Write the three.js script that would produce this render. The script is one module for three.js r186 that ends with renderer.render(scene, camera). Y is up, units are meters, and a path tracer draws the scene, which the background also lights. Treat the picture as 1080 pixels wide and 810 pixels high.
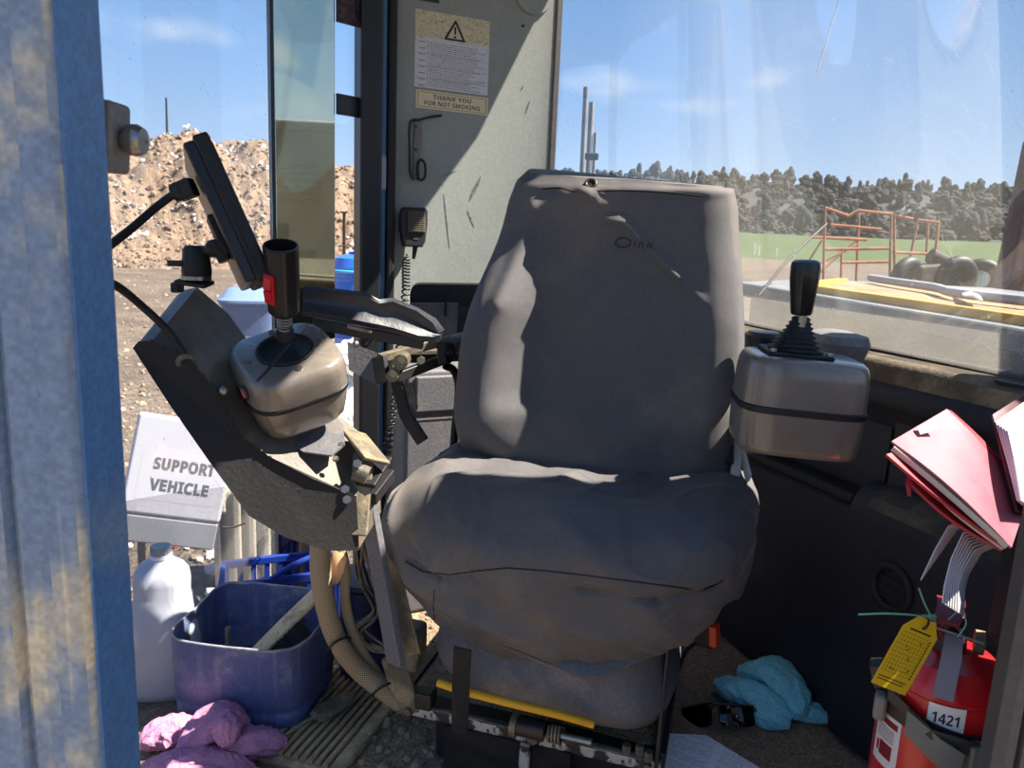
import * as THREE from 'three';
import { RoundedBoxGeometry } from 'three/addons/geometries/RoundedBoxGeometry.js';
import { mergeGeometries, toCreasedNormals, mergeVertices } from 'three/addons/utils/BufferGeometryUtils.js';

// ---------------------------------------------------------------- camera, sky, sun, exposure
const scene = new THREE.Scene();
const FOCAL = 811, EYE = new THREE.Vector3(0, 0.9, 0);
const camera = new THREE.PerspectiveCamera(2 * Math.atan(405 / FOCAL) * 180 / Math.PI, 1080 / 810, 0.02, 3000);
camera.position.copy(EYE);
camera.rotation.set(-11 * Math.PI / 180, 0, 2.5 * Math.PI / 180, 'YXZ');
camera.updateMatrixWorld(true);
camera.focus = 1.25; camera.userData.fStop = 14;
const SUN = new THREE.Vector3(0.61, 0.79, -0.01).normalize();
const SUN_POWER = 13.5, EXPOSURE = 1.62;

const renderer = new THREE.WebGLRenderer({ antialias: true });
renderer.toneMapping = THREE.LinearToneMapping;
renderer.toneMappingExposure = EXPOSURE;
renderer.shadowMap.enabled = true;

// value noise on a repeating lattice
function rng(seed) { let s = seed >>> 0; return () => { s = (s + 0x6D2B79F5) >>> 0; let t = Math.imul(s ^ (s >>> 15), 1 | s); t = (t + Math.imul(t ^ (t >>> 7), 61 | t)) ^ t; return ((t ^ (t >>> 14)) >>> 0) / 4294967296; }; }
const PERM = new Uint16Array(4096), LATT = new Float32Array(4096);
{ const r = rng(77); for (let i = 0; i < 4096; i++) { PERM[i] = Math.floor(r() * 4096); LATT[i] = r(); } }
const lat = (x, y) => LATT[PERM[(x + PERM[y & 4095]) & 4095]];
function vn(x, y, per = 4096) {
  const xi = Math.floor(x), yi = Math.floor(y), fx = x - xi, fy = y - yi, u = fx * fx * (3 - 2 * fx), v = fy * fy * (3 - 2 * fy);
  const m = (k) => ((k % per) + per) % per, x0 = m(xi), x1 = m(xi + 1), y0 = m(yi), y1 = m(yi + 1);
  const a = lat(x0, y0), b = lat(x1, y0), c = lat(x0, y1), d = lat(x1, y1);
  return a + (b - a) * u + (c - a) * v + (a - b - c + d) * u * v;
}
function fbm(x, y, oct = 5, per = 4096, gain = 0.5) { let s = 0, a = 0.5, n = 0; for (let i = 0; i < oct; i++) { s += a * vn(x + i * 0, y, per); n += a; a *= gain; x *= 2; y *= 2; per *= 2; if (per > 4096) per = 4096; } return s / n; }
const n3 = (x, y, z) => (vn(x + 17.3, y + z * 0.71 + 40) + vn(y + 91.7, z + x * 0.37 + 60) + vn(z + 33.1, x + y * 0.53 + 80)) / 3;
function f3(x, y, z, oct = 3) { let s = 0, a = 0.5, n = 0; for (let i = 0; i < oct; i++) { s += a * n3(x, y, z); n += a; a *= 0.5; x *= 2.03; y *= 2.03; z *= 2.03; } return s / n; }
const cl = (x, a = 0, b = 1) => Math.min(b, Math.max(a, x));
const ss = (a, b, x) => { const t = cl((x - a) / (b - a)); return t * t * (3 - 2 * t); };
const mix = (a, b, t) => a + (b - a) * t;
const mix3 = (a, b, t) => [mix(a[0], b[0], t), mix(a[1], b[1], t), mix(a[2], b[2], t)];

{ // clear blue sky paling to the horizon and towards the sun, a few wisps of cloud
  const W = 1024, H = 512, d = new Float32Array(W * H * 4);
  for (let j = 0; j < H; j++) for (let i = 0; i < W; i++) {
    const phi = ((j + 0.5) / H - 0.5) * Math.PI, th = ((i + 0.5) / W - 0.5) * 2 * Math.PI;
    const y = Math.sin(phi), x = Math.cos(phi) * Math.cos(th), z = Math.cos(phi) * Math.sin(th);
    const e = Math.max(0, y), toSun = 0.5 + 0.5 * (x * SUN.x + z * SUN.z) / Math.max(0.05, Math.hypot(SUN.x, SUN.z) * Math.cos(phi));
    let c = mix3([0.10, 0.26, 0.60], [0.125, 0.355, 0.74], Math.exp(-e * 2.2));
    c = mix3(c, [0.70, 0.80, 0.87], Math.exp(-e * 7.2) * mix(0.84, 1.0, toSun));
    const k = ss(0.60, 0.80, fbm(x / (e + 0.25) * 2.3 + 30, z / (e + 0.25) * 4 + 30, 5)) * ss(0.08, 0.2, e);
    c = mix3(c, [0.85, 0.88, 0.92], k * 0.55);
    const o = (j * W + i) * 4; d[o] = c[0] * 0.82; d[o + 1] = c[1] * 0.83; d[o + 2] = c[2] * 0.84; d[o + 3] = 1;
  }
  const t = new THREE.DataTexture(d, W, H, THREE.RGBAFormat, THREE.FloatType);
  t.mapping = THREE.EquirectangularReflectionMapping; t.magFilter = t.minFilter = THREE.LinearFilter; t.needsUpdate = true;
  scene.background = t; scene.environment = t;
}
const sun = new THREE.DirectionalLight(new THREE.Color(1, 0.92, 0.81), SUN_POWER);
sun.position.copy(SUN).multiplyScalar(60); sun.castShadow = true; sun.shadow.radius = 1;
Object.assign(sun.shadow.camera, { left: -40, right: 40, top: 40, bottom: -40, near: 1, far: 200 }); sun.shadow.mapSize.set(4096, 4096);
sun.name = 'sun'; scene.add(sun, sun.target);

// ---------------------------------------------------------------- helpers
const V = (x, y, z) => new THREE.Vector3(x, y, z);
function ray(px, py) { return V((px - 540) / FOCAL, -(py - 405) / FOCAL, -1).applyQuaternion(camera.quaternion); }
const at = (px, py, d) => ray(px, py).multiplyScalar(d).add(EYE);                       // a measured spot of the photograph at a measured distance
const onY = (px, py, y) => { const v = ray(px, py); return v.multiplyScalar((y - EYE.y) / v.y).add(EYE); };
const onPlane = (px, py, p, n) => { const v = ray(px, py); return v.multiplyScalar(p.clone().sub(EYE).dot(n) / v.dot(n)).add(EYE); };
const used = {};
function numbered(name) { const k = used[name] = (used[name] ?? -1) + 1; return k ? name + '_' + String(k).padStart(3, '0') : name; }
function tag(o, label, category, group, kind) { if (label) o.userData.label = label; if (category) o.userData.category = category; if (group) o.userData.group = group; if (kind) o.userData.kind = kind; return o; }
function thing(name, label, category, pos = V(0, 0, 0), turn = 0, group) { const o = new THREE.Group(); o.name = numbered(name); scene.add(o); o.position.copy(pos); o.rotation.y = turn; return tag(o, label, category, group); }
function metreUV(g) {                                                                    // uv in metres by the way each face points
  if (g.userData.keep) return g;
  if (g.index) g = g.toNonIndexed();
  const p = g.attributes.position, uv = new Float32Array(p.count * 2), a = V(), b = V(), c = V();
  for (let i = 0; i < p.count; i += 3) {
    a.fromBufferAttribute(p, i); b.fromBufferAttribute(p, i + 1); c.fromBufferAttribute(p, i + 2);
    const n = b.clone().sub(a).cross(c.clone().sub(a)), x = Math.abs(n.x), y = Math.abs(n.y), z = Math.abs(n.z);
    [a, b, c].forEach((q, k) => { const o = (i + k) * 2; if (y >= x && y >= z) { uv[o] = q.x; uv[o + 1] = q.z; } else if (x >= z) { uv[o] = q.z; uv[o + 1] = q.y; } else { uv[o] = q.x; uv[o + 1] = q.y; } });
  }
  g.setAttribute('uv', new THREE.BufferAttribute(uv, 2)); return g;
}
function mk(name, geo, mat, parent, pos, rot) {
  const list = Array.isArray(geo) ? geo : [geo];
  const gs = list.map((g) => { g = metreUV(g); if (g.index && list.length > 1) g = g.toNonIndexed(); if (list.length > 1) { const k = new THREE.BufferGeometry(); for (const n of ['position', 'normal', 'uv']) k.setAttribute(n, g.attributes[n]); return k; } return g; });
  const m = new THREE.Mesh(gs.length > 1 ? mergeGeometries(gs) : gs[0], mat);
  m.castShadow = m.receiveShadow = true; m.name = (parent && parent !== scene) ? name : numbered(name);
  if (pos) m.position.copy(pos); if (rot) m.rotation.set(...rot);
  (parent || scene).add(m); return m;
}
const struct = (name, geo, mat, label) => tag(mk(name, geo, mat, scene), label, null, null, 'structure');
const keep = (g) => { g.userData.keep = true; return g; };
const box = (w, h, d, r = 0.004, seg = 2) => new RoundedBoxGeometry(w, h, d, seg, Math.min(r, w / 2.01, h / 2.01, d / 2.01));
const mv = (g, x, y, z, rx = 0, ry = 0, rz = 0) => g.applyMatrix4(new THREE.Matrix4().compose(V(x, y, z), new THREE.Quaternion().setFromEuler(new THREE.Euler(rx, ry, rz)), V(1, 1, 1)));
const cyl = (r1, r2, h, n = 24) => toCreasedNormals(new THREE.CylinderGeometry(r1, r2, h, n), 0.7);
function bar(a, b, r, n = 12, r2 = r) { const d = b.clone().sub(a), g = new THREE.CylinderGeometry(r2, r, d.length(), n); g.applyQuaternion(new THREE.Quaternion().setFromUnitVectors(V(0, 1, 0), d.clone().normalize())); const m = a.clone().add(b).multiplyScalar(0.5); return toCreasedNormals(g.translate(m.x, m.y, m.z), 0.7); }
function beam(a, b, w, h, up = V(0, 1, 0), r = 0.002) { // rectangular bar from a to b
  const d = b.clone().sub(a), z = d.clone().normalize(), x = up.clone().cross(z).normalize(), y = z.clone().cross(x);
  const g = box(w, h, d.length(), r); g.applyMatrix4(new THREE.Matrix4().makeBasis(x, y, z)); const m = a.clone().add(b).multiplyScalar(0.5); return g.translate(m.x, m.y, m.z);
}
const tube = (pts, r, seg = 60, n = 10) => new THREE.TubeGeometry(new THREE.CatmullRomCurve3(pts), seg, r, n, false);
const lathe = (prof, n = 40) => toCreasedNormals(new THREE.LatheGeometry(prof.map(([x, y]) => new THREE.Vector2(x, y)), n), 0.6);
const bolt = (r = 0.006, h = 0.005) => toCreasedNormals(new THREE.CylinderGeometry(r, r, h, 6), 0.5);
function loft(rings, capA = true, capB = true, crease = 0, closed = true) {
  const N = rings[0].length, pos = [], idx = [];
  for (const r of rings) for (const p of r) pos.push(p.x, p.y, p.z);
  const M = closed ? N : N - 1;
  for (let i = 0; i < rings.length - 1; i++) for (let j = 0; j < M; j++) { const a = i * N + j, b = i * N + (j + 1) % N, c = a + N, d = b + N; idx.push(a, c, b, b, c, d); }
  const cap = (r, flip) => { const m = V(0, 0, 0); r.forEach((p) => m.add(p)); m.multiplyScalar(1 / N); const o = pos.length / 3; pos.push(m.x, m.y, m.z); r.forEach((p) => pos.push(p.x, p.y, p.z)); for (let j = 0; j < N; j++) { const a = o + 1 + j, b = o + 1 + (j + 1) % N; flip ? idx.push(o, b, a) : idx.push(o, a, b); } };
  if (capA) cap(rings[0], false); if (capB) cap(rings[rings.length - 1], true);
  let g = new THREE.BufferGeometry(); g.setAttribute('position', new THREE.Float32BufferAttribute(pos, 3)); 
  let vol = 0; for (let i = 0; i < idx.length; i += 3) { const [a, b, c] = [idx[i] * 3, idx[i + 1] * 3, idx[i + 2] * 3]; vol += pos[a] * (pos[b + 1] * pos[c + 2] - pos[b + 2] * pos[c + 1]) + pos[a + 1] * (pos[b + 2] * pos[c] - pos[b] * pos[c + 2]) + pos[a + 2] * (pos[b] * pos[c + 1] - pos[b + 1] * pos[c]); }
  if (vol < 0) for (let i = 0; i < idx.length; i += 3) { const k = idx[i + 1]; idx[i + 1] = idx[i + 2]; idx[i + 2] = k; }                // faces point outwards
  g.setIndex(idx); g.computeVertexNormals();
  if (crease) g = toCreasedNormals(g, crease);
  return g;
}
const spow = (x, e) => Math.sign(x) * Math.pow(Math.abs(x), e);
function ring(y, hw, hd, e = 0.5, n = 56, cx = 0, cz = 0) { const o = []; for (let i = 0; i < n; i++) { const t = i / n * 2 * Math.PI; o.push(V(cx + hw * spow(Math.cos(t), e), y, cz - hd * spow(Math.sin(t), e))); } return o; }
// a sheet through a grid of points, with thickness
function sheet(rows, th, crease = 0.9) {
  const R = rows.length, C = rows[0].length, nor = [];
  for (let i = 0; i < R; i++) { nor.push([]); for (let j = 0; j < C; j++) { const du = rows[i][Math.min(C - 1, j + 1)].clone().sub(rows[i][Math.max(0, j - 1)]), dv = rows[Math.min(R - 1, i + 1)][j].clone().sub(rows[Math.max(0, i - 1)][j]); nor[i].push(du.cross(dv).normalize()); } }
  const rings = rows.map((row, i) => [...row.map((p, j) => p.clone().addScaledVector(nor[i][j], th / 2)), ...row.map((p, j) => p.clone().addScaledVector(nor[i][j], -th / 2)).reverse()]);
  return loft(rings, true, true, crease);
}
function plate(pts, th, bevel = 0.001) { // polygon in x-y, thickness along z
  const s = new THREE.Shape(pts.map(([x, y]) => new THREE.Vector2(x, y)));
  return new THREE.ExtrudeGeometry(s, { depth: th - 2 * bevel, bevelEnabled: bevel > 0, bevelThickness: bevel, bevelSize: bevel, bevelSegments: 1, curveSegments: 10 }).translate(0, 0, bevel);
}
function slab(pts, y0, y1, bevel = 0) { // polygon in x-z between two heights
  const s = new THREE.Shape(pts.map(([x, z]) => new THREE.Vector2(x, -z)));
  return new THREE.ExtrudeGeometry(s, { depth: y1 - y0 - 2 * bevel, bevelEnabled: bevel > 0, bevelThickness: bevel, bevelSize: bevel, bevelSegments: 1 }).rotateX(-Math.PI / 2).translate(0, y0 + bevel, 0);
}

// ---------------------------------------------------------------- procedural materials
const byte = (c) => Math.max(0, Math.min(255, Math.round(c)));
function tex(size, fn, srgb = true, rep = 1) {
  const W = size, d = new Uint8Array(W * W * 4);
  for (let j = 0; j < W; j++) for (let i = 0; i < W; i++) { const c = fn(i / W, j / W), o = (j * W + i) * 4; d[o] = byte(c[0]); d[o + 1] = byte(c[1]); d[o + 2] = byte(c[2]); d[o + 3] = 255; }
  const t = new THREE.DataTexture(d, W, W, THREE.RGBAFormat); t.wrapS = t.wrapT = THREE.RepeatWrapping; t.magFilter = THREE.LinearFilter; t.minFilter = THREE.LinearMipmapLinearFilter; t.generateMipmaps = true;
  if (srgb) t.colorSpace = THREE.SRGBColorSpace; t.repeat.set(rep, rep); t.needsUpdate = true; return t;
}
function again(t, rep, rep2 = rep) { const c = t.clone(); c.repeat.set(rep, rep2); c.needsUpdate = true; return c; }
const grainBump = tex(512, (u, v) => { const g = fbm(u * 64, v * 64, 3, 64) * 255; return [g, g, g]; }, false, 4);
const clothBump = tex(512, (u, v) => { const w = (Math.sin(u * 512 * Math.PI / 2) * Math.sin(v * 512 * Math.PI / 2)) * 0.5 + 0.5, g = (0.45 * w + 0.55 * fbm(u * 16, v * 16, 4, 16)) * 255; return [g, g, g]; }, false, 3);
// base colour with blotches, specks and streaks of dirt
function dirty(base, dirt, { lo = 0.45, hi = 0.75, amt = 0.7, freq = 6, specks = 0.0, speckCol = dirt, streak = 0, grain = 0.12, size = 512, off = 0, rep = 1 } = {}) {
  return tex(size, (u, v) => {
    const a = fbm(u * freq + off, v * freq + off, 6, freq), b = fbm(u * freq * 4 + 7 + off, v * freq * 4 + 3, 4, freq * 4);
    let m = ss(lo, hi, a * 0.75 + b * 0.25) * amt;
    if (streak) m = cl(m + ss(0.55, 0.85, fbm(u * 40 + off, v * 3, 4, 1e6 > 0 ? 4096 : 1)) * streak);
    let c = mix3(base, dirt, m);
    if (specks) { const s = vn(u * 150 + off, v * 150, 150); if (s > 1 - specks) c = mix3(c, speckCol, 0.75); }
    const g = 1 + (fbm(u * 128, v * 128, 2, 128) - 0.5) * 2 * grain; return [c[0] * g, c[1] * g, c[2] * g];
  }, true, rep);
}
function mat(map, rough = 0.7, extra = {}) { return new THREE.MeshPhysicalMaterial({ map, roughness: rough, metalness: 0, ...extra }); }
function plain(color, rough = 0.5, extra = {}) { return new THREE.MeshPhysicalMaterial({ color, roughness: rough, metalness: 0, ...extra }); }
const bumpy = (scale = 0.0006, t = grainBump) => ({ bumpMap: t, bumpScale: scale });

const M = {};
M.seat = mat(dirty([89, 87, 88], [138, 125, 107], { lo: 0.42, hi: 0.78, amt: 0.55, freq: 3, rep: 1.6, grain: 0.05 }), 0.82, { ...bumpy(0.0012, clothBump), sheen: 1, sheenRoughness: 0.45, sheenColor: new THREE.Color(0.42, 0.37, 0.29) });
M.rubber = mat(dirty([98, 97, 101], [150, 138, 122], { lo: 0.5, hi: 0.8, amt: 0.55, freq: 4, rep: 3 }), 0.6, bumpy(0.0004));
M.armrest = mat(dirty([50, 54, 62], [120, 112, 98], { lo: 0.5, hi: 0.8, amt: 0.5, freq: 4, rep: 3, off: 4 }), 0.45, bumpy(0.0003));
M.doorPost = mat(dirty([78, 75, 72], [98, 92, 84], { lo: 0.45, hi: 0.8, amt: 0.5, freq: 4, rep: 2, off: 6 }), 0.5);
M.black = mat(dirty([30, 30, 33], [96, 88, 78], { lo: 0.58, hi: 0.85, amt: 0.4, freq: 6, specks: 0.02, rep: 3 }), 0.5, bumpy(0.0003));
M.plateBlack = mat(dirty([18, 17, 17], [96, 86, 72], { lo: 0.64, hi: 0.9, amt: 0.45, freq: 8, specks: 0.025, speckCol: [140, 132, 118], rep: 3, off: 3 }), 0.68, bumpy(0.0005));
M.plastic = plain(0x17181a, 0.4);
M.plasticMatt = plain(0x1d1e20, 0.65);
M.rubberBlack = plain(0x121214, 0.6);
M.dustShell = mat(dirty([90, 84, 75], [146, 127, 102], { lo: 0.35, hi: 0.75, amt: 0.6, freq: 5, rep: 3, off: 5, grain: 0.07 }), 0.45, { ...bumpy(0.0002), clearcoat: 0.15, clearcoatRoughness: 0.4 });
M.pod = mat(dirty([110, 103, 95], [154, 137, 115], { lo: 0.4, hi: 0.8, amt: 0.5, freq: 4, rep: 4, off: 9, grain: 0.05 }), 0.3, { clearcoat: 0.7, clearcoatRoughness: 0.15 });
M.wallDark = mat(dirty([36, 37, 46], [70, 65, 62], { lo: 0.52, hi: 0.85, amt: 0.5, freq: 5, rep: 1.3, off: 4 }), 0.62, bumpy(0.0006));
M.ledgeDust = mat(dirty([88, 78, 64], [150, 132, 105], { lo: 0.35, hi: 0.7, amt: 0.9, freq: 6, rep: 1.5, specks: 0.02 }), 0.9, bumpy(0.001));
M.panel = mat(dirty([142, 147, 141], [118, 121, 114], { lo: 0.5, hi: 0.8, amt: 0.35, freq: 4, rep: 1.2, off: 11, grain: 0.04 }), 0.6, bumpy(0.0002));
M.post = plain(0x16181d, 0.45);
M.blue = mat(dirty([124, 140, 160], [218, 198, 162], { lo: 0.46, hi: 0.68, amt: 0.8, freq: 5, streak: 0.5, rep: 2.2, off: 8, grain: 0.12 }), 0.55, bumpy(0.0004));
M.blueEdge = mat(dirty([74, 116, 162], [158, 156, 152], { lo: 0.5, hi: 0.8, amt: 0.45, freq: 5, rep: 2.4, off: 1, streak: 0.2 }), 0.45);
M.greyTrim = mat(dirty([112, 108, 105], [136, 128, 118], { lo: 0.45, hi: 0.8, amt: 0.5, freq: 4, rep: 2, off: 6 }), 0.55);
M.soil = mat(dirty([134, 114, 92], [186, 160, 128], { lo: 0.4, hi: 0.75, amt: 0.75, freq: 7, specks: 0.03, rep: 1.6, grain: 0.25 }), 0.95, bumpy(0.004));
M.carpet = mat(dirty([140, 118, 98], [162, 140, 118], { lo: 0.4, hi: 0.8, amt: 0.6, freq: 6, specks: 0.02, rep: 2.5, grain: 0.3 }), 0.95, bumpy(0.002));
M.dustMetal = mat(dirty([92, 86, 74], [166, 146, 108], { lo: 0.35, hi: 0.7, amt: 0.8, freq: 6, rep: 4 }), 0.65, bumpy(0.0006));
M.scratched = mat(dirty([64, 60, 57], [214, 208, 200], { lo: 0.42, hi: 0.54, amt: 0.9, freq: 5, rep: 9, off: 2 }), 0.4, { metalness: 0.3 });
M.steel = plain(0x9a9890, 0.35, { metalness: 0.9 });
M.steelDark = plain(0x44423f, 0.45, { metalness: 0.7 });
M.zinc = mat(dirty([120, 112, 96], [190, 168, 120], { lo: 0.4, hi: 0.7, amt: 0.7, freq: 8, rep: 8 }), 0.4, { metalness: 0.5 });
M.yellow = plain(0xe0a312, 0.45);
M.glass = new THREE.MeshPhysicalMaterial({ color: 0xffffff, roughness: 0, metalness: 0, transmission: 1, thickness: 0, ior: 1.5, side: THREE.DoubleSide });
M.coatedGlass = new THREE.MeshPhysicalMaterial({ color: 0xffffff, roughness: 0, metalness: 0, transmission: 1, thickness: 0, ior: 1.8, side: THREE.DoubleSide });
M.mirror = new THREE.MeshPhysicalMaterial({ color: 0xc4c8b4, roughness: 0.03, metalness: 1 });
M.white = plain(0xe4e4e6, 0.5);
M.red = plain(0xc8141e, 0.35, { clearcoat: 0.5, clearcoatRoughness: 0.2 });

// ================================================================ STRUCTURE OF THE CAB
// --- floor
const floorPlan = [[-0.42, -0.30], [-0.62, -0.72], [-0.88, -1.12], [-0.86, -1.55], [-0.62, -1.86], [-0.30, -1.98], [0.08, -2.14], [0.46, -2.0], [0.62, -1.66], [0.80, -1.16], [1.02, -0.50], [0.42, -0.30]];
struct('floor', slab(floorPlan, -0.06, 0), M.soil, 'dirt covered cab floor');
// --- roof slab, its stepped edge shaped to throw shade into the cab
const roofPlan = [[-0.95, -1.12], [-0.92, -1.60], [-0.66, -1.95], [-0.30, -2.06], [0.10, -2.20], [0.385, -2.02], [0.46, -1.80], [0.62, -1.64], [0.92, -1.58], [0.92, -1.42], [0.52, -1.40], [0.54, -1.20], [0.54, -0.95], [0.50, -0.64], [1.10, -0.62], [1.10, -0.38], [0.50, -0.36], [0.50, -0.25], [-0.55, -0.25]];
struct('ceiling', slab(roofPlan, 1.78, 1.86), M.greyTrim, 'grey cab roof slab');

// --- right side wall: dark moulded trim under the side window
const wallCurve = new THREE.CatmullRomCurve3([V(0.30, 0, -2.03), V(0.44, 0, -1.90), V(0.535, 0, -1.64), V(0.64, 0, -1.37), V(0.745, 0, -1.10), V(0.85, 0, -0.80), V(0.95, 0, -0.50)]);
const wallAt = (s) => { const p = wallCurve.getPointAt(s), t = wallCurve.getTangentAt(s), n = V(-t.z, 0, t.x); if (n.x > 0) n.negate(); return { p, n, t }; };   // n points into the cab
function wallRun(s0, s1, prof, steps = 40) { const rows = []; for (let i = 0; i <= steps; i++) { const { p, n } = wallAt(mix(s0, s1, i / steps)); rows.push(prof.map(([o, y]) => p.clone().addScaledVector(n, o).setY(y))); } return loft(rows, true, true, 0.6); }
const arcProf = (cx, cy, r, a0, a1, k = 6) => Array.from({ length: k + 1 }, (_, i) => { const a = mix(a0, a1, i / k) * Math.PI / 180; return [cx + r * Math.cos(a), cy + r * Math.sin(a)]; });
const SPLIT = 0.50;
const wr = struct('wall_right', wallRun(0, 1, [[-0.10, 0], [0.0, 0], [0.0, 0.66], [-0.10, 0.66]]), M.wallDark, 'dark moulded side wall under the side window');
mk('window_ledge', wallRun(0, 1, [[-0.105, 0.66], [-0.105, 0.712], ...arcProf(0.0, 0.692, 0.024, 90, 0, 5), [0.024, 0.662]], 60), M.ledgeDust, wr);
mk('ledge_roll', wallRun(0, 1, [[-0.02, 0.60], [-0.02, 0.672], ...arcProf(0.012, 0.655, 0.026, 60, -60, 6), [0.008, 0.60]], 60), M.wallDark, wr);
mk('upper_trim_panel', wallRun(SPLIT + 0.004, 1, [[-0.01, 0.50], [-0.01, 0.63], [0.012, 0.625], [0.016, 0.61], [0.016, 0.50]]), M.wallDark, wr);
mk('upper_trim_panel', wallRun(0, SPLIT - 0.004, [[-0.01, 0.45], [-0.01, 0.63], [0.006, 0.625], [0.008, 0.61], [0.008, 0.45]]), M.wallDark, wr);
mk('lower_trim_panel', wallRun(SPLIT - 0.01, 1, [[0, 0.02], [0, 0.50], ...arcProf(0.018, 0.452, 0.05, 90, 0, 8), [0.066, 0.10], [0.05, 0.02]]), M.wallDark, wr);
mk('lower_trim_panel', wallRun(0, SPLIT - 0.014, [[0, 0.02], [0, 0.455], ...arcProf(0.01, 0.430, 0.03, 90, 0, 8), [0.038, 0.10], [0.03, 0.02]]), M.wallDark, wr);
mk('dusty_shoulder', wallRun(SPLIT + 0.01, 1, [...arcProf(0.018, 0.452, 0.0515, 88, 20, 6), ...arcProf(0.018, 0.452, 0.0495, 20, 88, 6)]), mat(dirty([60, 55, 50], [96, 86, 74], { lo: 0.4, hi: 0.7, amt: 0.8, freq: 6, rep: 2 }), 0.85), wr);
mk('armrest_lip', wallRun(0.30, SPLIT - 0.016, [[0.02, 0.452], [0.02, 0.478], ...arcProf(0.046, 0.466, 0.012, 90, -90, 5)]), M.rubberBlack, wr);
mk('scuff_strip', wallRun(0.60, 0.70, [[0.004, 0.714], [0.004, 0.7185], [0.014, 0.7185], [0.014, 0.714]], 8), M.black, wr);
{ // round air vent let into the lower trim
  const { p, n, c } = (() => { let best = null; for (let i = 30; i < 95; i++) { const w = wallAt(i / 100), q = w.p.clone().addScaledVector(w.n, 0.071), h = onPlane(940, 620, q, w.n), e = Math.hypot(h.x - q.x, h.z - q.z); if (!best || e < best.e) best = { e, p: w.p, n: w.n, c: h }; } return best; })();
  const g = new THREE.Group(); g.name = 'air_vent'; wr.add(g); g.position.copy(c); g.rotation.y = Math.atan2(n.x, n.z);
  mk('rim', new THREE.TorusGeometry(0.036, 0.007, 12, 40), M.plasticMatt, g);
  mk('cup', lathe([[0.001, -0.03], [0.028, -0.028], [0.034, 0]]).rotateX(Math.PI / 2), M.plastic, g);
  for (let k = -1; k <= 1; k++) mk('louvre', box(0.06 - Math.abs(k) * 0.01, 0.004, 0.016), M.plasticMatt, g, V(0, k * 0.016, -0.006), [0.5, 0, 0]);
}
// --- side window: curved pane leaning in to the roof
const paneLow = new THREE.CatmullRomCurve3([V(0.075, 0.70, -2.115), V(0.30, 0.70, -2.08), V(0.49, 0.70, -1.93), V(0.60, 0.70, -1.66), V(0.70, 0.70, -1.39), V(0.805, 0.70, -1.12), V(0.91, 0.70, -0.82), V(1.01, 0.70, -0.52)]);
const paneTop = new THREE.CatmullRomCurve3([V(0.075, 1.79, -2.135), V(0.25, 1.79, -2.10), V(0.385, 1.79, -2.0), V(0.46, 1.79, -1.80), V(0.62, 1.79, -1.50), V(0.56, 1.79, -1.25), V(0.50, 1.79, -0.90), V(0.54, 1.79, -0.5)]);
function paneRows(a, b, inset, v0 = 0, v1 = 1, nu = 60, nv = 12) { const rows = []; for (let j = 0; j <= nv; j++) { const r = []; for (let i = 0; i <= nu; i++) { const s = i / nu, q = a.getPoint(s).lerp(b.getPoint(s), mix(v0, v1, j / nv)); if (inset) { const t = a.getTangent(s), n = V(-t.z, 0, t.x); if (n.x > 0) n.negate(); q.addScaledVector(n, inset); } r.push(q); } rows.push(r); } return rows; }
function gridUV(g0, rows) { // uv in metres along a sheet
  const C = rows[0].length, pos = [], uv = [], idx = []; let L = [0]; for (let i = 1; i < C; i++) L.push(L[i - 1] + rows[0][i].distanceTo(rows[0][i - 1]));
  rows.forEach((r, j) => r.forEach((p, i) => { pos.push(p.x, p.y, p.z); uv.push(L[i], p.y); if (j < rows.length - 1 && i < C - 1) { const a = j * C + i; idx.push(a, a + 1, a + C, a + 1, a + C + 1, a + C); } }));
  const g = new THREE.BufferGeometry(); g.setAttribute('position', new THREE.Float32BufferAttribute(pos, 3)); g.setAttribute('uv', new THREE.Float32BufferAttribute(uv, 2)); g.setIndex(idx); g.computeVertexNormals(); return keep(g);
}
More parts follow.
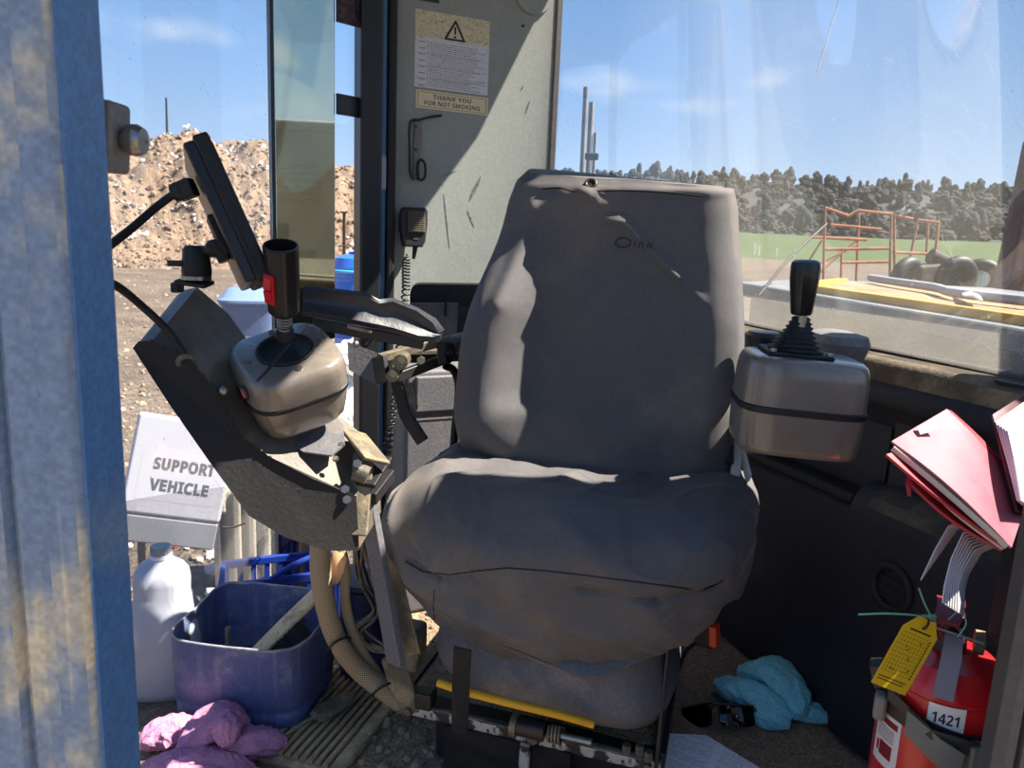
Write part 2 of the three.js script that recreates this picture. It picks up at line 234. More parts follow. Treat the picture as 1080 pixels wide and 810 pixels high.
// grime: dry dust, splashes and wiped scratches on the glass
function grimeTex(seed, film, spl, scr) {
  const S = 1024, d = new Float32Array(S * S), r = rng(seed);
  for (let j = 0; j < S; j++) for (let i = 0; i < S; i++) { const u = i / S, v = j / S; d[j * S + i] = film * (0.45 + 1.1 * fbm(u * 4, v * 4, 6, 4)) * (0.75 + 0.5 * vn(u * 400, v * 400, 400)); }
  const dot = (x, y, a, b, ang, k) => { const R = Math.ceil(Math.max(a, b)), ca = Math.cos(ang), sa = Math.sin(ang); for (let j = -R; j <= R; j++) for (let i = -R; i <= R; i++) { const p = (i * ca + j * sa) / a, q = (-i * sa + j * ca) / b, e = p * p + q * q; if (e < 1) { const o = (((y + j) & (S - 1)) * S) + ((x + i) & (S - 1)); d[o] = Math.max(d[o], k * ss(1, 0.4, e) * (0.4 + 0.6 * vn(i * 0.7 + x, j * 0.7 + y))); } } };
  for (let k = 0; k < spl; k++) { const s = Math.pow(r(), 3); dot(Math.floor(r() * S), Math.floor(r() * S), 0.7 + s * 2.2, 0.9 + s * 4.5, (r() - 0.5) * 0.8, 0.2 + r() * 0.35); }
  for (let k = 0; k < scr; k++) { let x = r() * S, y = r() * S, a = -1.2 + r() * 1.0; const n = 20 + r() * 60, kk = 0.12 + 0.3 * r(); for (let i = 0; i < n; i++) { x += Math.cos(a); y += Math.sin(a); a += (r() - 0.5) * 0.1; const o = ((Math.floor(y) & (S - 1)) * S) + (Math.floor(x) & (S - 1)); d[o] = Math.max(d[o], kk); } }
  const b = new Uint8Array(S * S * 4); for (let i = 0; i < S * S; i++) { const g = byte(d[i] * 255); b[i * 4] = b[i * 4 + 1] = b[i * 4 + 2] = g; b[i * 4 + 3] = 255; }
  const t = new THREE.DataTexture(b, S, S, THREE.RGBAFormat); t.wrapS = t.wrapT = THREE.RepeatWrapping; t.magFilter = THREE.LinearFilter; t.minFilter = THREE.LinearMipmapLinearFilter; t.generateMipmaps = true; t.needsUpdate = true; return t;
}
const grime = (t, color = 0xd8d4c8) => new THREE.MeshPhysicalMaterial({ color, roughness: 1, transmission: 0.5, thickness: 0, alphaMap: t, transparent: true, side: THREE.DoubleSide });
const gA = grimeTex(5, 0.09, 420, 160), gB = grimeTex(9, 0.42, 900, 900), gC = grimeTex(21, 0.09, 260, 60);
{
  const w = struct('window_1', sheet(paneRows(paneLow, paneTop, 0), 0.006), M.coatedGlass, 'large curved side window pane beside the seat');
  mk('dust_film', gridUV(null, paneRows(paneLow, paneTop, 0.006)), grime(again(gA, 1.4)), w);
  mk('scratched_mud_band', gridUV(null, paneRows(paneLow, paneTop, 0.009, 0, 0.075)), grime(again(gB, 2.2), 0xa8a49c), w);
  mk('bottom_gasket', new THREE.TubeGeometry(paneLow, 80, 0.012, 8), M.rubberBlack, w, V(0, 0.012, 0));
}
// --- grey rear panel behind the seat
const PN = V(0.439, 0, 0.898).normalize(), PU = V(0.898, 0, -0.439).normalize(), PP = V(-0.276, 0.9, -1.933), PTURN = Math.atan2(PN.x, PN.z);
const onPanel = (px, py, lift = 0) => onPlane(px, py, PP.clone().addScaledVector(PN, lift), PN);
const panelXY = (px, py) => { const q = onPanel(px, py).sub(PP); return [q.dot(PU), q.y]; };
{
  const L = panelXY(410, 150)[0], R = panelXY(583, 60)[0], yb = 0.772 - 0.9, yt = 0.88, r = 0.035;
  const s = new THREE.Shape(); s.moveTo(L, yb - 0.42); s.lineTo(L + 0.055, yb - 0.42); s.lineTo(L + 0.055, yb - r); s.quadraticCurveTo(L + 0.055, yb, L + 0.055 + r, yb); s.lineTo(R, yb); s.lineTo(R, yt); s.lineTo(L, yt); s.closePath();
  const g = new THREE.ExtrudeGeometry(s, { depth: 0.05, bevelEnabled: true, bevelThickness: 0.006, bevelSize: 0.006, bevelSegments: 3, curveSegments: 10 }).translate(0, 0, -0.056);
  const w = struct('wall_rear', g, M.panel, 'grey green rear panel behind the seat'); w.position.copy(PP); w.rotation.y = PTURN;
  mk('panel_edge_trim', box(0.018, 1.05, 0.07, 0.004), M.greyTrim, w, V(R + 0.012, 0.37, -0.03));
  mk('recess_back', box(0.62, 0.95, 0.02), M.wallDark, w, V(L + 0.30, yb - 0.46, -0.14));
  mk('recess_side', box(0.02, 0.80, 0.12), M.wallDark, w, V(L + 0.05, yb - 0.46, -0.09));
  const [hx, hy] = panelXY(562, -8);   // round cover at the top, cut by the picture's edge
  mk('round_cover', toCreasedNormals(new THREE.CylinderGeometry(0.052, 0.055, 0.008, 48), 0.5).rotateX(Math.PI / 2), M.panel, w, V(hx, hy, 0.004));
  const [sx, sy] = panelXY(550, 28); mk('screw', bolt(0.004, 0.004).rotateX(Math.PI / 2), M.steelDark, w, V(sx, sy, 0.008));
  const scuff = mat(dirty([72, 74, 74], [120, 122, 116], { lo: 0.3, hi: 0.6, amt: 0.9, freq: 8, rep: 30 }), 0.8);
  for (const [a, b, c, d, wd] of [[468, 205, 474, 262, 0.004], [466, 186, 482, 180, 0.009], [495, 212, 507, 186, 0.011], [493, 222, 500, 240, 0.006], [554, 120, 559, 106, 0.006], [549, 96, 552, 90, 0.005]]) {
    const [x0, y0] = panelXY(a, b), [x1, y1] = panelXY(c, d), pts = [], n = 9;
    for (let i = 0; i <= n; i++) { const t = i / n, k = wd * Math.sin(t * Math.PI * 0.9 + 0.2) * (0.6 + 0.6 * vn(i * 1.7 + a, 3)); pts.push([mix(x0, x1, t) - k * 0.5, mix(y0, y1, t)]); }
    for (let i = n; i >= 0; i--) { const t = i / n, k = wd * Math.sin(t * Math.PI * 0.9 + 0.2) * (0.6 + 0.6 * vn(i * 1.3 + b, 7)); pts.push([mix(x0, x1, t) + k * 0.5, mix(y0, y1, t)]); }
    mk('scuff_mark', plate(pts, 0.0006, 0), scuff, w, V(0, 0, 0.0001));
  }
}
// --- rear structure below the side window, left of the side wall, closes the cab
struct('wall_back', slab([[-0.36, -2.0], [0.06, -2.2], [0.32, -2.10], [0.42, -2.02], [0.44, -2.10], [0.06, -2.30], [-0.40, -2.08]], 0, 0.70), M.wallDark, 'dark rear wall behind the seat');
// --- corner post left of the panel: black section with a blue reveal
{
  const p = onPlane(393, 300, PP, PN); p.y = 0;
  const t = struct('trim_1', box(0.052, 1.80, 0.07, 0.008), M.post, 'black corner post beside the rear panel'); t.position.set(p.x - 0.012, 0.89, p.z + 0.01); t.rotation.y = PTURN;
  mk('blue_reveal', box(0.012, 1.80, 0.05, 0.003), M.blueEdge, t, V(0.034, 0, -0.008));
  mk('rubber_seal', box(0.022, 1.80, 0.04, 0.008), M.rubberBlack, t, V(0.052, 0, 0.006));
  mk('pale_label', box(0.011, 0.075, 0.002, 0.0005), plain(0x9fb0be, 0.6), t, V(0.034, 0.14, 0.0185));
}
// --- mirror-filmed pane and the clear strip beside it
{
  const A = at(290, 240, 1.68), MN = V(0.73, 0, 0.683), B = onPlane(353, 240, A, MN), C = onPlane(383, 240, A, MN); for (const q of [A, B, C]) q.y = 0;
  const pane = (a, b, name, m, label, y0, y1) => { const d = b.clone().sub(a), w = struct(name, box(d.length() - 0.002, y1 - y0, 0.008, 0.002), m, label); w.position.copy(a.clone().add(b).multiplyScalar(0.5)).setY((y0 + y1) / 2); w.rotation.y = Math.atan2(-d.z, d.x); return w; };
  const w2 = pane(A, B, 'window_2', M.mirror, 'tall mirror filmed corner pane', 0.02, 1.78);
  mk('edge_seal', box(0.010, 1.76, 0.014, 0.003), plain(0x1f2e3d, 0.5), w2, V(-A.distanceTo(B) / 2 - 0.004, 0, 0));
  const w3 = pane(B, C, 'window_3', M.glass, 'narrow clear glass strip beside the corner post', 0.02, 1.78);
  const wd = B.distanceTo(C), put = (px, py, h, w, m, name) => { const q = onPlane(px, py, w3.position, V(0, 0, 1).applyEuler(w3.rotation)); mk(name, box(w, h, 0.006, 0.001), m, w3, V(0, q.y - w3.position.y, 0.008)); };
  put(366, 8, 0.075, wd, mat(dirty([36, 30, 40], [92, 62, 52], { lo: 0.4, hi: 0.6, freq: 10, amt: 0.8, rep: 12 }), 0.6), 'dark_sticker');
  put(366, 112, 0.045, wd, M.post, 'cross_bar');
}
// --- left window: curved glass from the door pillar round to the mirror pane
const lowL = new THREE.CatmullRomCurve3([V(-0.34, 0.0, -0.56), V(-0.60, 0, -0.80), V(-0.87, 0, -1.14), V(-0.83, 0, -1.48), V(-0.535, 0, -1.70)]);
const topL = new THREE.CatmullRomCurve3([V(-0.34, 1.79, -0.56), V(-0.60, 1.79, -0.80), V(-0.87, 1.79, -1.14), V(-0.83, 1.79, -1.48), V(-0.535, 1.79, -1.70)]);
{
  const rows = (off, v0, v1) => { const o = []; for (let j = 0; j <= 6; j++) { const r = []; for (let i = 0; i <= 50; i++) { const s = i / 50, q = lowL.getPoint(s).lerp(topL.getPoint(s), mix(v0, v1, j / 6)), t = lowL.getTangent(s), n = V(-t.z, 0, t.x); if (n.dot(V(0.4, 0, 0.2)) < 0) n.negate(); r.push(q.addScaledVector(n, off)); } o.push(r); } return o; };
  const w = struct('window_4', sheet(rows(0, 0.0, 1), 0.006), M.glass, 'left cab window down to the floor');
  mk('dust_film', gridUV(null, rows(0.006, 0, 1)), grime(again(gC, 1.2)), w);
  mk('scratched_mud_band', gridUV(null, rows(0.009, 0.0, 0.18)), grime(again(gB, 1.7), 0x9a948c), w);
  mk('sill_gasket', new THREE.TubeGeometry(lowL, 60, 0.012, 8), M.rubberBlack, w, V(0, 0.012, 0));
}
// --- blue door pillar in the foreground
{
  const p = at(125, 405, 0.50), t = struct('trim_2', (() => { // profile in plan, seen from above: flat face, groove, rounded nose
    const prof = [[-0.16, -0.045], [0.010, -0.045], [0.018, -0.03], [0.018, 0.0], [0.014, 0.012], [0.004, 0.018], [-0.020, 0.018], [-0.0225, 0.012], [-0.026, 0.012], [-0.0285, 0.020], [-0.050, 0.024], [-0.053, 0.021], [-0.056, 0.024], [-0.16, 0.022]];
    const s = new THREE.Shape(prof.map(([x, z]) => new THREE.Vector2(x, -z))); return toCreasedNormals(new THREE.ExtrudeGeometry(s, { depth: 1.86, bevelEnabled: false }).rotateX(-Math.PI / 2), 0.5);
  })(), M.blue, 'muddy blue door pillar'); t.position.set(p.x - 0.041, 0, p.z);
  mk('nose_strip', box(0.026, 1.86, 0.066, 0.010, 4), M.blue, t, V(0.007, 0.93, -0.0135)); mk('inner_face', box(0.004, 1.86, 0.050, 0.0015), M.blueEdge, t, V(0.0195, 0.93, -0.0150));
  const k = thing('door_latch', 'grey door latch block with round steel knob on the blue pillar', 'latch', at(114, 145, 0.56));
  mk('block', box(0.020, 0.050, 0.03, 0.004), M.greyTrim, k, V(0.0, 0, 0));
  mk('spindle', cyl(0.004, 0.004, 0.012).rotateZ(Math.PI / 2), M.steelDark, k, V(0.013, 0, 0));
  mk('knob', lathe([[0.001, -0.008], [0.007, -0.008], [0.011, -0.003], [0.0115, 0.002], [0.009, 0.007], [0.001, 0.009]]).rotateZ(-Math.PI / 2), M.steel, k, V(0.019, 0, 0));
  k.rotation.z = -0.06;
}
// --- grey door post on the right, in the foreground
{
  const p = at(1055, 640, 0.45), t = struct('trim_3', (() => {
    const prof = [[0, 0.004], [0.004, 0.010], [0.0085, 0.011], [0.0095, 0.006], [0.0115, 0.006], [0.0125, 0.011], [0.09, 0.014], [0.12, -0.03], [0.03, -0.05]];
    const s = new THREE.Shape(prof.map(([x, z]) => new THREE.Vector2(x, -z))); return toCreasedNormals(new THREE.ExtrudeGeometry(s, { depth: 1.78, bevelEnabled: false }).rotateX(-Math.PI / 2), 0.3);
  })(), M.doorPost, 'grey door post edge'); t.position.set(p.x + 0.008, 0, p.z);
}
// --- unseen post added right of the cab to shade the seat cushion
struct('shade_trim_4', mv(box(0.17, 3.56, 0.28, 0.02), 1.00, 0.08, -1.06), plain(0x34507c, 0.5), 'added unseen post shading the seat cushion');

// --- front wall right of the door post, with its own glass, and an unseen pale platform added to bounce sunlight
struct('wall_front', mv(box(0.62, 0.75, 0.05, 0.01), 0.74, 0.375, -0.40), M.wallDark, 'dark wall right of the door post');
struct('window_5', mv(box(0.62, 1.03, 0.008, 0.002), 0.74, 1.265, -0.40), M.glass, 'window pane right of the door post');
struct('bounce_platform', mv(box(3.2, 0.06, 1.60, 0.01), 0.1, -0.10, 0.52), M.ledgeDust, 'added unseen pale platform bouncing sunlight onto the seat');
struct('machine_body', slab([[-0.80, -0.32], [-0.82, -1.60], [-0.55, -1.90], [0.40, -2.10], [0.70, -1.50], [0.95, -0.32]], -1.55, -0.07), plain(0x2c4a78, 0.5), 'blue machine body under the cab');

// ================================================================ OPERATOR SEAT
const SEAT = V(0.11, 0, -1.365), STURN = -0.28;
const seat = thing('operator_seat', 'operator seat in a loose dusty dark grey fabric cover on a suspension base', 'seat', SEAT, STURN);
const seatInv = new THREE.Matrix4().compose(SEAT, new THREE.Quaternion().setFromEuler(new THREE.Euler(0, STURN, 0)), V(1, 1, 1)).invert();
const S = (px, py, d) => at(px, py, d).applyMatrix4(seatInv);
function segDist(x, y, a, b) { const dx = b[0] - a[0], dy = b[1] - a[1], t = cl(((x - a[0]) * dx + (y - a[1]) * dy) / (dx * dx + dy * dy)), ex = x - a[0] - dx * t, ey = y - a[1] - dy * t; return [Math.hypot(ex, ey), t]; }
{ // backrest cover: rings from bottom to top, dished front with side wings
  const CX = 0.048, tilt = 0.17, rings = [], NU = 150, NV = 96;
  const halfW = (v) => mix(0.238, 0.244, ss(0, 0.35, v)) - 0.054 * ss(0.40, 1.0, v) - 0.008 * ss(0.9, 1, v);
  const folds = [[[-0.045, 0.985], [0.02, 0.935], 0.009, 0.009], [[0.02, 0.935], [0.115, 0.850], 0.009, 0.011], [[0.115, 0.85], [0.16, 0.815], 0.008, 0.005], [[-0.13, 0.955], [-0.03, 0.985], 0.010, 0.005], [[-0.16, 0.80], [-0.135, 0.95], 0.016, 0.010], [[-0.15, 0.62], [0.10, 0.575], 0.02, 0.006], [[0.10, 0.60], [0.24, 0.64], 0.02, 0.005], [[0.19, 0.985], [0.02, 0.985], 0.007, 0.003]];
  for (let j = 0; j <= NV; j++) {
    const v = j / NV, r = [], top = ss(0.965, 1.0, v), bot = ss(0.07, 0, v), yc = mix(0.475, 1.005, v);
    const w = halfW(v) * (1 - 0.10 * top * top) * (1 - 0.10 * bot), t = 0.075 * (1 - 0.16 * top) * (1 - 0.2 * bot);
    for (let i = 0; i < NU; i++) {
      const a = i / NU * 2 * Math.PI, x = w * spow(Math.cos(a), Math.cos(a) > 0 ? 0.60 : 0.66), f = -Math.sin(a);
      let z = t * spow(f, Math.cos(a) > 0 ? 0.60 : 0.66); const u = x / w;
      if (f > 0) {
        z += (0.082 * ss(0.30, 0.76, -u) - 0.018 * ss(0.84, 1.0, -u) + 0.030 * ss(0.48, 0.84, u)) * ss(0.0, 0.25, v) * (1 - ss(0.55, 0.88, v) * (u > 0 ? 0.6 : 1)) * ss(0, 0.35, f);
        z -= 0.012 * (1 - u * u) * ss(0.2, 0.5, v) * (1 - ss(0.7, 0.95, v));
        z += 0.006 * Math.exp(-((v - 0.20) ** 2) / 0.02) * (1 - u * u);
        for (const [p, q, wd, amp] of folds) { const [d] = segDist(x, yc, p, q); z += amp * Math.exp(-(d * d) / (wd * wd)) * ss(0, 0.4, f); }
        z += (f3(x * 9 + 3, yc * 7, 2, 3) - 0.5) * 0.022 * ss(0, 0.3, f);
      } else z += (f3(x * 9, yc * 7, 8, 3) - 0.5) * 0.02;
      const sag = (f3(x * 12, 3, z * 10, 2) - 0.5) * 0.022 * top + 0.008 * top * (u < 0 ? u * -1.0 : -u * 1.4) ;
      const yy = yc + sag, h = yy - 0.475;
      r.push(V(CX + x * (u > 0 ? 1 + 0.09 * ss(0.45, 0.95, v) : 1) + (f3(3, yc * 9, z * 12, 2) - 0.5) * 0.012, 0.475 + h * Math.cos(tilt) * 1.02 - z * Math.sin(tilt) * 0.6, 0.030 + z * Math.cos(tilt) - h * Math.sin(tilt)));
    }
    rings.push(r);
  }
  const cover = mk('backrest_cover', loft(rings, true, true, 0), M.seat, seat);
  scene.updateMatrixWorld(true);
  const caster = new THREE.Raycaster(), hit = (px, py) => { caster.set(EYE, ray(px, py).normalize()); const h = caster.intersectObject(cover, false)[0]; return h ? h.point.addScaledVector(ray(px, py), -0.0015).applyMatrix4(seatInv) : null; };
  const line = (pts) => pts.map(([x, y]) => hit(x, y)).filter(Boolean);
  // eyelet near the top, stitched neck hem, small worn embroidered mark
  const ep = hit(623, 194); if (ep) { const e = mk('eyelet', new THREE.TorusGeometry(0.0085, 0.0032, 10, 24), M.steelDark, seat, ep, [-0.6, 0, 0]); mk('eyelet_hole', cyl(0.007, 0.007, 0.002).rotateX(Math.PI / 2), M.rubberBlack, e); }
  const hem = line([[572, 199], [590, 198], [606, 202], [640, 201], [665, 201], [690, 202], [715, 204], [740, 207]]); if (hem.length > 3) mk('hem_seam', tube(hem, 0.0013, 60, 6), M.rubberBlack, seat);
  const thread = plain(0x2c3a38, 0.8), oval = line(Array.from({ length: 13 }, (_, i) => [657 + 8 * Math.cos(i / 12 * 6.283), 256 + 5 * Math.sin(i / 12 * 6.283)]));
  if (oval.length > 8) mk('embroidered_mark', tube(oval, 0.0011, 40, 5), thread, seat);
  for (let i = 0; i < 5; i++) { const q = line([[669 + i * 4.4, 260 + i * 0.6], [669 + i * 4.4 + (i % 2 ? 2.4 : 0.6), 254 + i * 0.6]]); if (q.length === 2) mk('embroidered_mark', bar(q[0], q[1], 0.0010, 5), thread, seat); }
}
{ // cushion cover: a sagging sack over the seat pan
  const CX = 0.043, NU = 230, NV = 190, rings = [];
  const seam = [[[-0.215, 0.415], [-0.16, 0.398]], [[-0.16, 0.398], [-0.075, 0.422]], [[-0.075, 0.422], [0.06, 0.428]], [[0.06, 0.428], [0.16, 0.425]], [[0.16, 0.425], [0.245, 0.44]]];
  const folds = [[[-0.22, 0.44], [-0.15, 0.375], 0.018, -0.012], [[-0.20, 0.38], [-0.08, 0.35], 0.02, 0.010], [[0.19, 0.40], [0.29, 0.47], 0.02, -0.006], [[0.10, 0.36], [0.22, 0.37], 0.025, 0.008], [[-0.05, 0.33], [0.02, 0.31], 0.02, 0.007]];
  for (let j = 0; j <= NV; j++) {
    const b = (j / NV - 0.5) * Math.PI, cy = spow(Math.sin(b), 0.72), cr = Math.pow(Math.cos(b), 0.52), r = [];
    for (let i = 0; i < NU; i++) {
      const a = i / NU * 2 * Math.PI, ux = spow(Math.cos(a), 0.66), uz = -spow(Math.sin(a), 0.66);
      let x = (ux < 0 ? 0.302 : 0.290) * cr * ux, z = 0.13 + 0.245 * cr * uz, y = 0.432 + (cy > 0 ? 0.108 : 0.092) * cy;
      const front = ss(0.12, 0.36, z), u = x / 0.288;
      if (cy < 0) { y -= 0.098 * front * Math.max(0, 1 - Math.pow(Math.abs(u + 0.02) / 0.98, 2.2)) * -cy * 1.1; y += 0.016 * ss(0.35, 1, Math.abs(u)) * -cy; z -= 0.035 * -cy * front; }
      if (cy > 0) { y -= 0.034 * Math.max(0, 1 - u * u * 1.6) * ss(0.36, 0.15, z) * cy; y += 0.018 * ss(0.5, 0.95, -u) * cy * ss(0.30, 0.05, z); y -= 0.020 * ss(0.25, 0.4, z) * cy; }
      y += 0.018 * u * (1 - ss(0.5, 1, cy) * 0.6);
      let o = 0;
      if (front > 0.05) {
        for (const [p, q] of seam) { const [d] = segDist(x, y, p, q); o -= 0.008 * Math.exp(-(d * d) / (0.0036 * 0.0036)); o += 0.002 * Math.exp(-((d - 0.016) ** 2) / 0.0001) * (y < p[1] ? 1 : 0.3) * 0.6; }
        for (const [p, q, wd, am] of folds) { const [d] = segDist(x, y, p, q); o += am * Math.exp(-(d * d) / (wd * wd)); }
        o *= front;
      }
      o += (f3(x * 8 + 5, y * 10, z * 8, 3) - 0.5) * 0.034;
      const w2 = 1 - Math.abs(2 * f3(x * 7 + y * 9, y * 5 + 9, z * 7 - x * 3, 2) - 1); o += Math.pow(w2, 6) * 0.013 - 0.004; const w3 = 1 - Math.abs(2 * f3(x * 15 + y * 6, y * 12 + 3, z * 13 + x * 4, 2) - 1); o += Math.pow(w3, 8) * 0.006;
      const nx = cr * ux * 0.9, ny = cy, nz = cr * uz, L = Math.hypot(nx, ny, nz) || 1;
      r.push(V(CX + x + o * nx / L, y + o * ny / L, z + o * nz / L));
    }
    rings.push(r);
  }
  const pad = mk('cushion_cover', loft(rings, false, false, 0), M.seat, seat);
  scene.updateMatrixWorld(true);
  const caster = new THREE.Raycaster(), hit = (px, py) => { caster.set(EYE, ray(px, py).normalize()); const h = caster.intersectObject(pad, false)[0]; return h ? h.point.addScaledVector(ray(px, py), 0.0002).applyMatrix4(seatInv) : null; };
  const stitch = (pts, r) => { const out = []; for (let i = 0; i < pts.length - 1; i++) for (let k = 0; k < 8; k++) { const q = hit(mix(pts[i][0], pts[i + 1][0], k / 8), mix(pts[i][1], pts[i + 1][1], k / 8)); if (q) out.push(q); } if (out.length > 3) mk('seam_stitching', tube(out, r, out.length * 3, 6), M.rubberBlack, seat); };
  stitch([[428, 592], [446, 603], [475, 606], [505, 602], [535, 599], [575, 602], [620, 607], [665, 613], [705, 618], [732, 622]], 0.0013);
  stitch([[742, 622], [752, 618], [764, 611]], 0.0011);
  stitch([[458, 622], [457, 640], [459, 660]], 0.0009);
}
{ // pan under the cushion, rubber suspension boot with a lip
  const rs = (y, hw, z0, z1, e = 0.45) => ring(y, hw, (z1 - z0) / 2, e, 90, 0.035, (z0 + z1) / 2);
  const wob = (r, k) => r.map((p, i) => p.add(V(0, 0, (f3(p.x * 9, p.y * 14, k, 2) - 0.5) * 0.03)));
  mk('seat_pan', loft([rs(0.325, 0.215, -0.16, 0.30), rs(0.37, 0.235, -0.18, 0.31), rs(0.41, 0.235, -0.18, 0.30)], true, true, 0.6), M.black, seat);
  mk('boot_lip', loft([rs(0.300, 0.200, -0.17, 0.312), rs(0.296, 0.208, -0.17, 0.330), rs(0.304, 0.210, -0.17, 0.336), rs(0.312, 0.205, -0.17, 0.326), rs(0.335, 0.195, -0.17, 0.30)].map((r) => r.map((p) => p.setY(p.y - 0.028 * ss(-0.05, 0.12, p.x - 0) * ss(0.22, 0.10, p.x) + 0.016 * ss(0.12, 0.2, p.x)))), true, true, 0.9), M.rubber, seat);
  mk('suspension_boot', loft([wob(rs(0.165, 0.180, -0.17, 0.275), 1), wob(rs(0.178, 0.196, -0.17, 0.300), 2), wob(rs(0.205, 0.202, -0.17, 0.312), 3), wob(rs(0.24, 0.196, -0.17, 0.306), 4), wob(rs(0.27, 0.190, -0.17, 0.296), 5), wob(rs(0.30, 0.184, -0.17, 0.285), 6)].map((r) => r.map((p) => p.setY(p.y + 0.030 * ss(0.0, -0.18, p.x)))), true, true, 0), M.rubber, seat);
  // yellow adjuster bar
  mk('yellow_lever', tube([S(462, 720, 1.165), S(490, 729, 1.15), S(540, 742, 1.135), S(590, 754, 1.13), S(626, 764, 1.13)], 0.0062, 40, 10), M.yellow, seat);
  // webbing strap hanging in front
  const st = []; for (let i = 0; i <= 10; i++) { const t = i / 10, p = S(488 - 3 * t, 684 + 90 * t, mix(1.095, 1.20, t)); st.push([-1, 0, 1].map((k) => p.clone().add(V(k * 0.0135, 0, Math.sin(t * 3) * 0.003 + k * 0.001)))); }
  mk('webbing_strap', sheet(st, 0.003), mat(dirty([24, 25, 28], [58, 55, 52], { lo: 0.5, hi: 0.8, freq: 8, rep: 6 }), 0.85, bumpy(0.0008, clothBump)), seat);
  // base frame: scratched front rail, side rails, pedestal
  const a = V(-0.222, 0.104, 0.250), b = V(0.225, 0.100, 0.250);
  mk('front_rail', beam(a, b, 0.020, 0.018), M.scratched, seat); mk('rail_shelf', beam(a.clone().add(V(0, 0.013, -0.012)), b.clone().add(V(0, 0.013, -0.012)), 0.03, 0.004), M.plateBlack, seat);
  mk('rail_edge', beam(a.clone().add(V(0, 0.011, 0.004)), b.clone().add(V(0, 0.011, 0.004)), 0.012, 0.0025), M.dustMetal, seat);
  for (const x of [-0.218, 0.222]) mk('side_rail', beam(V(x, 0.108, 0.25), V(x, 0.108, -0.22), 0.018, 0.026), M.black, seat);
  mk('side_plate', plate([[0.27, 0.10], [0.27, 0.14], [0.235, 0.30], [0.10, 0.31], [-0.2, 0.31], [-0.2, 0.10]], 0.006).rotateY(-Math.PI / 2), M.black, seat, V(0.222, 0, 0));
  mk('rear_rail', beam(V(-0.22, 0.108, -0.22), V(0.22, 0.108, -0.22), 0.02, 0.02), M.black, seat);
  mk('pedestal', [mv(box(0.36, 0.09, 0.40, 0.01), 0.02, 0.046, 0.03)], M.black, seat);
  mk('front_guard', sheet(Array.from({ length: 8 }, (_, j) => Array.from({ length: 14 }, (_, i) => V(-0.13 + i * 0.0165, 0.094 - j * 0.0134, 0.262 + (f3(i * 0.5, j * 0.6, 1, 2) - 0.5) * 0.022))), 0.003), M.plateBlack, seat);
  for (const x of [0.012]) mk('guard_bracket', box(0.018, 0.05, 0.01), M.scratched, seat, V(x, 0.075, 0.272));
  mk('slide_deck', box(0.42, 0.008, 0.42), M.soil, seat, V(0.0, 0.112, 0.02));
  // springs, bolts and fittings seen in the gap
  const coil = (x, y, z, n, r, w) => tube(Array.from({ length: n * 12 + 1 }, (_, i) => { const t = i / 12; return V(x + t * w, y + r * Math.cos(t * 2 * Math.PI), z + r * Math.sin(t * 2 * Math.PI)); }), 0.0022, n * 16, 6);
  mk('coil_spring', coil(0.052, 0.138, 0.285, 4, 0.012, 0.0055), M.zinc, seat);
  mk('damper_tube', cyl(0.0145, 0.0145, 0.055).rotateZ(Math.PI / 2), M.steelDark, seat, V(0.018, 0.138, 0.285));
  mk('damper_collar', cyl(0.018, 0.018, 0.010).rotateZ(Math.PI / 2), M.zinc, seat, V(-0.004, 0.138, 0.285));
  mk('damper_rod', cyl(0.006, 0.006, 0.05).rotateZ(Math.PI / 2), M.steel, seat, V(0.095, 0.138, 0.285));
  for (const [x, y] of [[0.172, 0.128], [0.192, 0.132], [0.206, 0.125]]) { mk('bolt', bolt(0.007, 0.016), M.zinc, seat, V(x, y, 0.268)); }
  mk('bolt', bolt(0.009, 0.010).rotateX(Math.PI / 2), M.zinc, seat, V(0.022, 0.106, 0.264));
  mk('bolt', bolt(0.007, 0.010).rotateX(Math.PI / 2), M.zinc, seat, V(-0.196, 0.104, 0.263));
  mk('bolt', bolt(0.007, 0.010).rotateX(Math.PI / 2), M.zinc, seat, V(0.206, 0.102, 0.263));
  mk('latch_block', box(0.03, 0.03, 0.03), M.steelDark, seat, V(-0.165, 0.135, 0.262));
  // left pivot bracket, dusty
  mk('pivot_bracket', [mv(box(0.05, 0.075, 0.05, 0.008), -0.205, 0.215, 0.245), mv(box(0.046, 0.10, 0.012, 0.003), -0.212, 0.145, 0.255, 0, 0, 0.3)], M.dustMetal, seat);
  for (const [x, y] of [[-0.215, 0.232], [-0.190, 0.222]]) mk('bolt', bolt(0.008, 0.009).rotateX(Math.PI / 2), M.zinc, seat, V(x, y, 0.272));
  // side arm up to the joystick console, with its dusty inner flange
  mk('console_arm', beam(S(418, 700, 1.20), S(386, 520, 1.17), 0.012, 0.036, V(1, 0, 0.5)), M.rubber, seat);
  mk('console_arm_flange', beam(S(436, 690, 1.22), S(404, 560, 1.22), 0.004, 0.03, V(1, 0, 0.2)), M.dustMetal, seat);
  // white-edged side guard and buckle on the right
  mk('backrest_hinge', [beam(S(780, 460, 1.30), S(775, 505, 1.26), 0.016, 0.024), beam(S(779, 462, 1.30), S(790, 505, 1.24), 0.006, 0.02)], plain(0xc4c2ba, 0.5), seat);
  mk('hinge_pad', beam(S(768, 470, 1.275), S(768, 490, 1.265), 0.014, 0.022), M.rubberBlack, seat);
  const bk = mk('belt_buckle', box(0.030, 0.040, 0.024, 0.004), M.rubberBlack, seat, S(744, 668, 1.22), [0, -0.3, 0.1]); bk.userData.label = 'black buckle';
  const rb = mk('release_button', box(0.012, 0.034, 0.020, 0.002), plain(0xc8401c, 0.4), bk, V(0.016, 0.003, 0.004)); rb.userData.label = 'orange red release button';
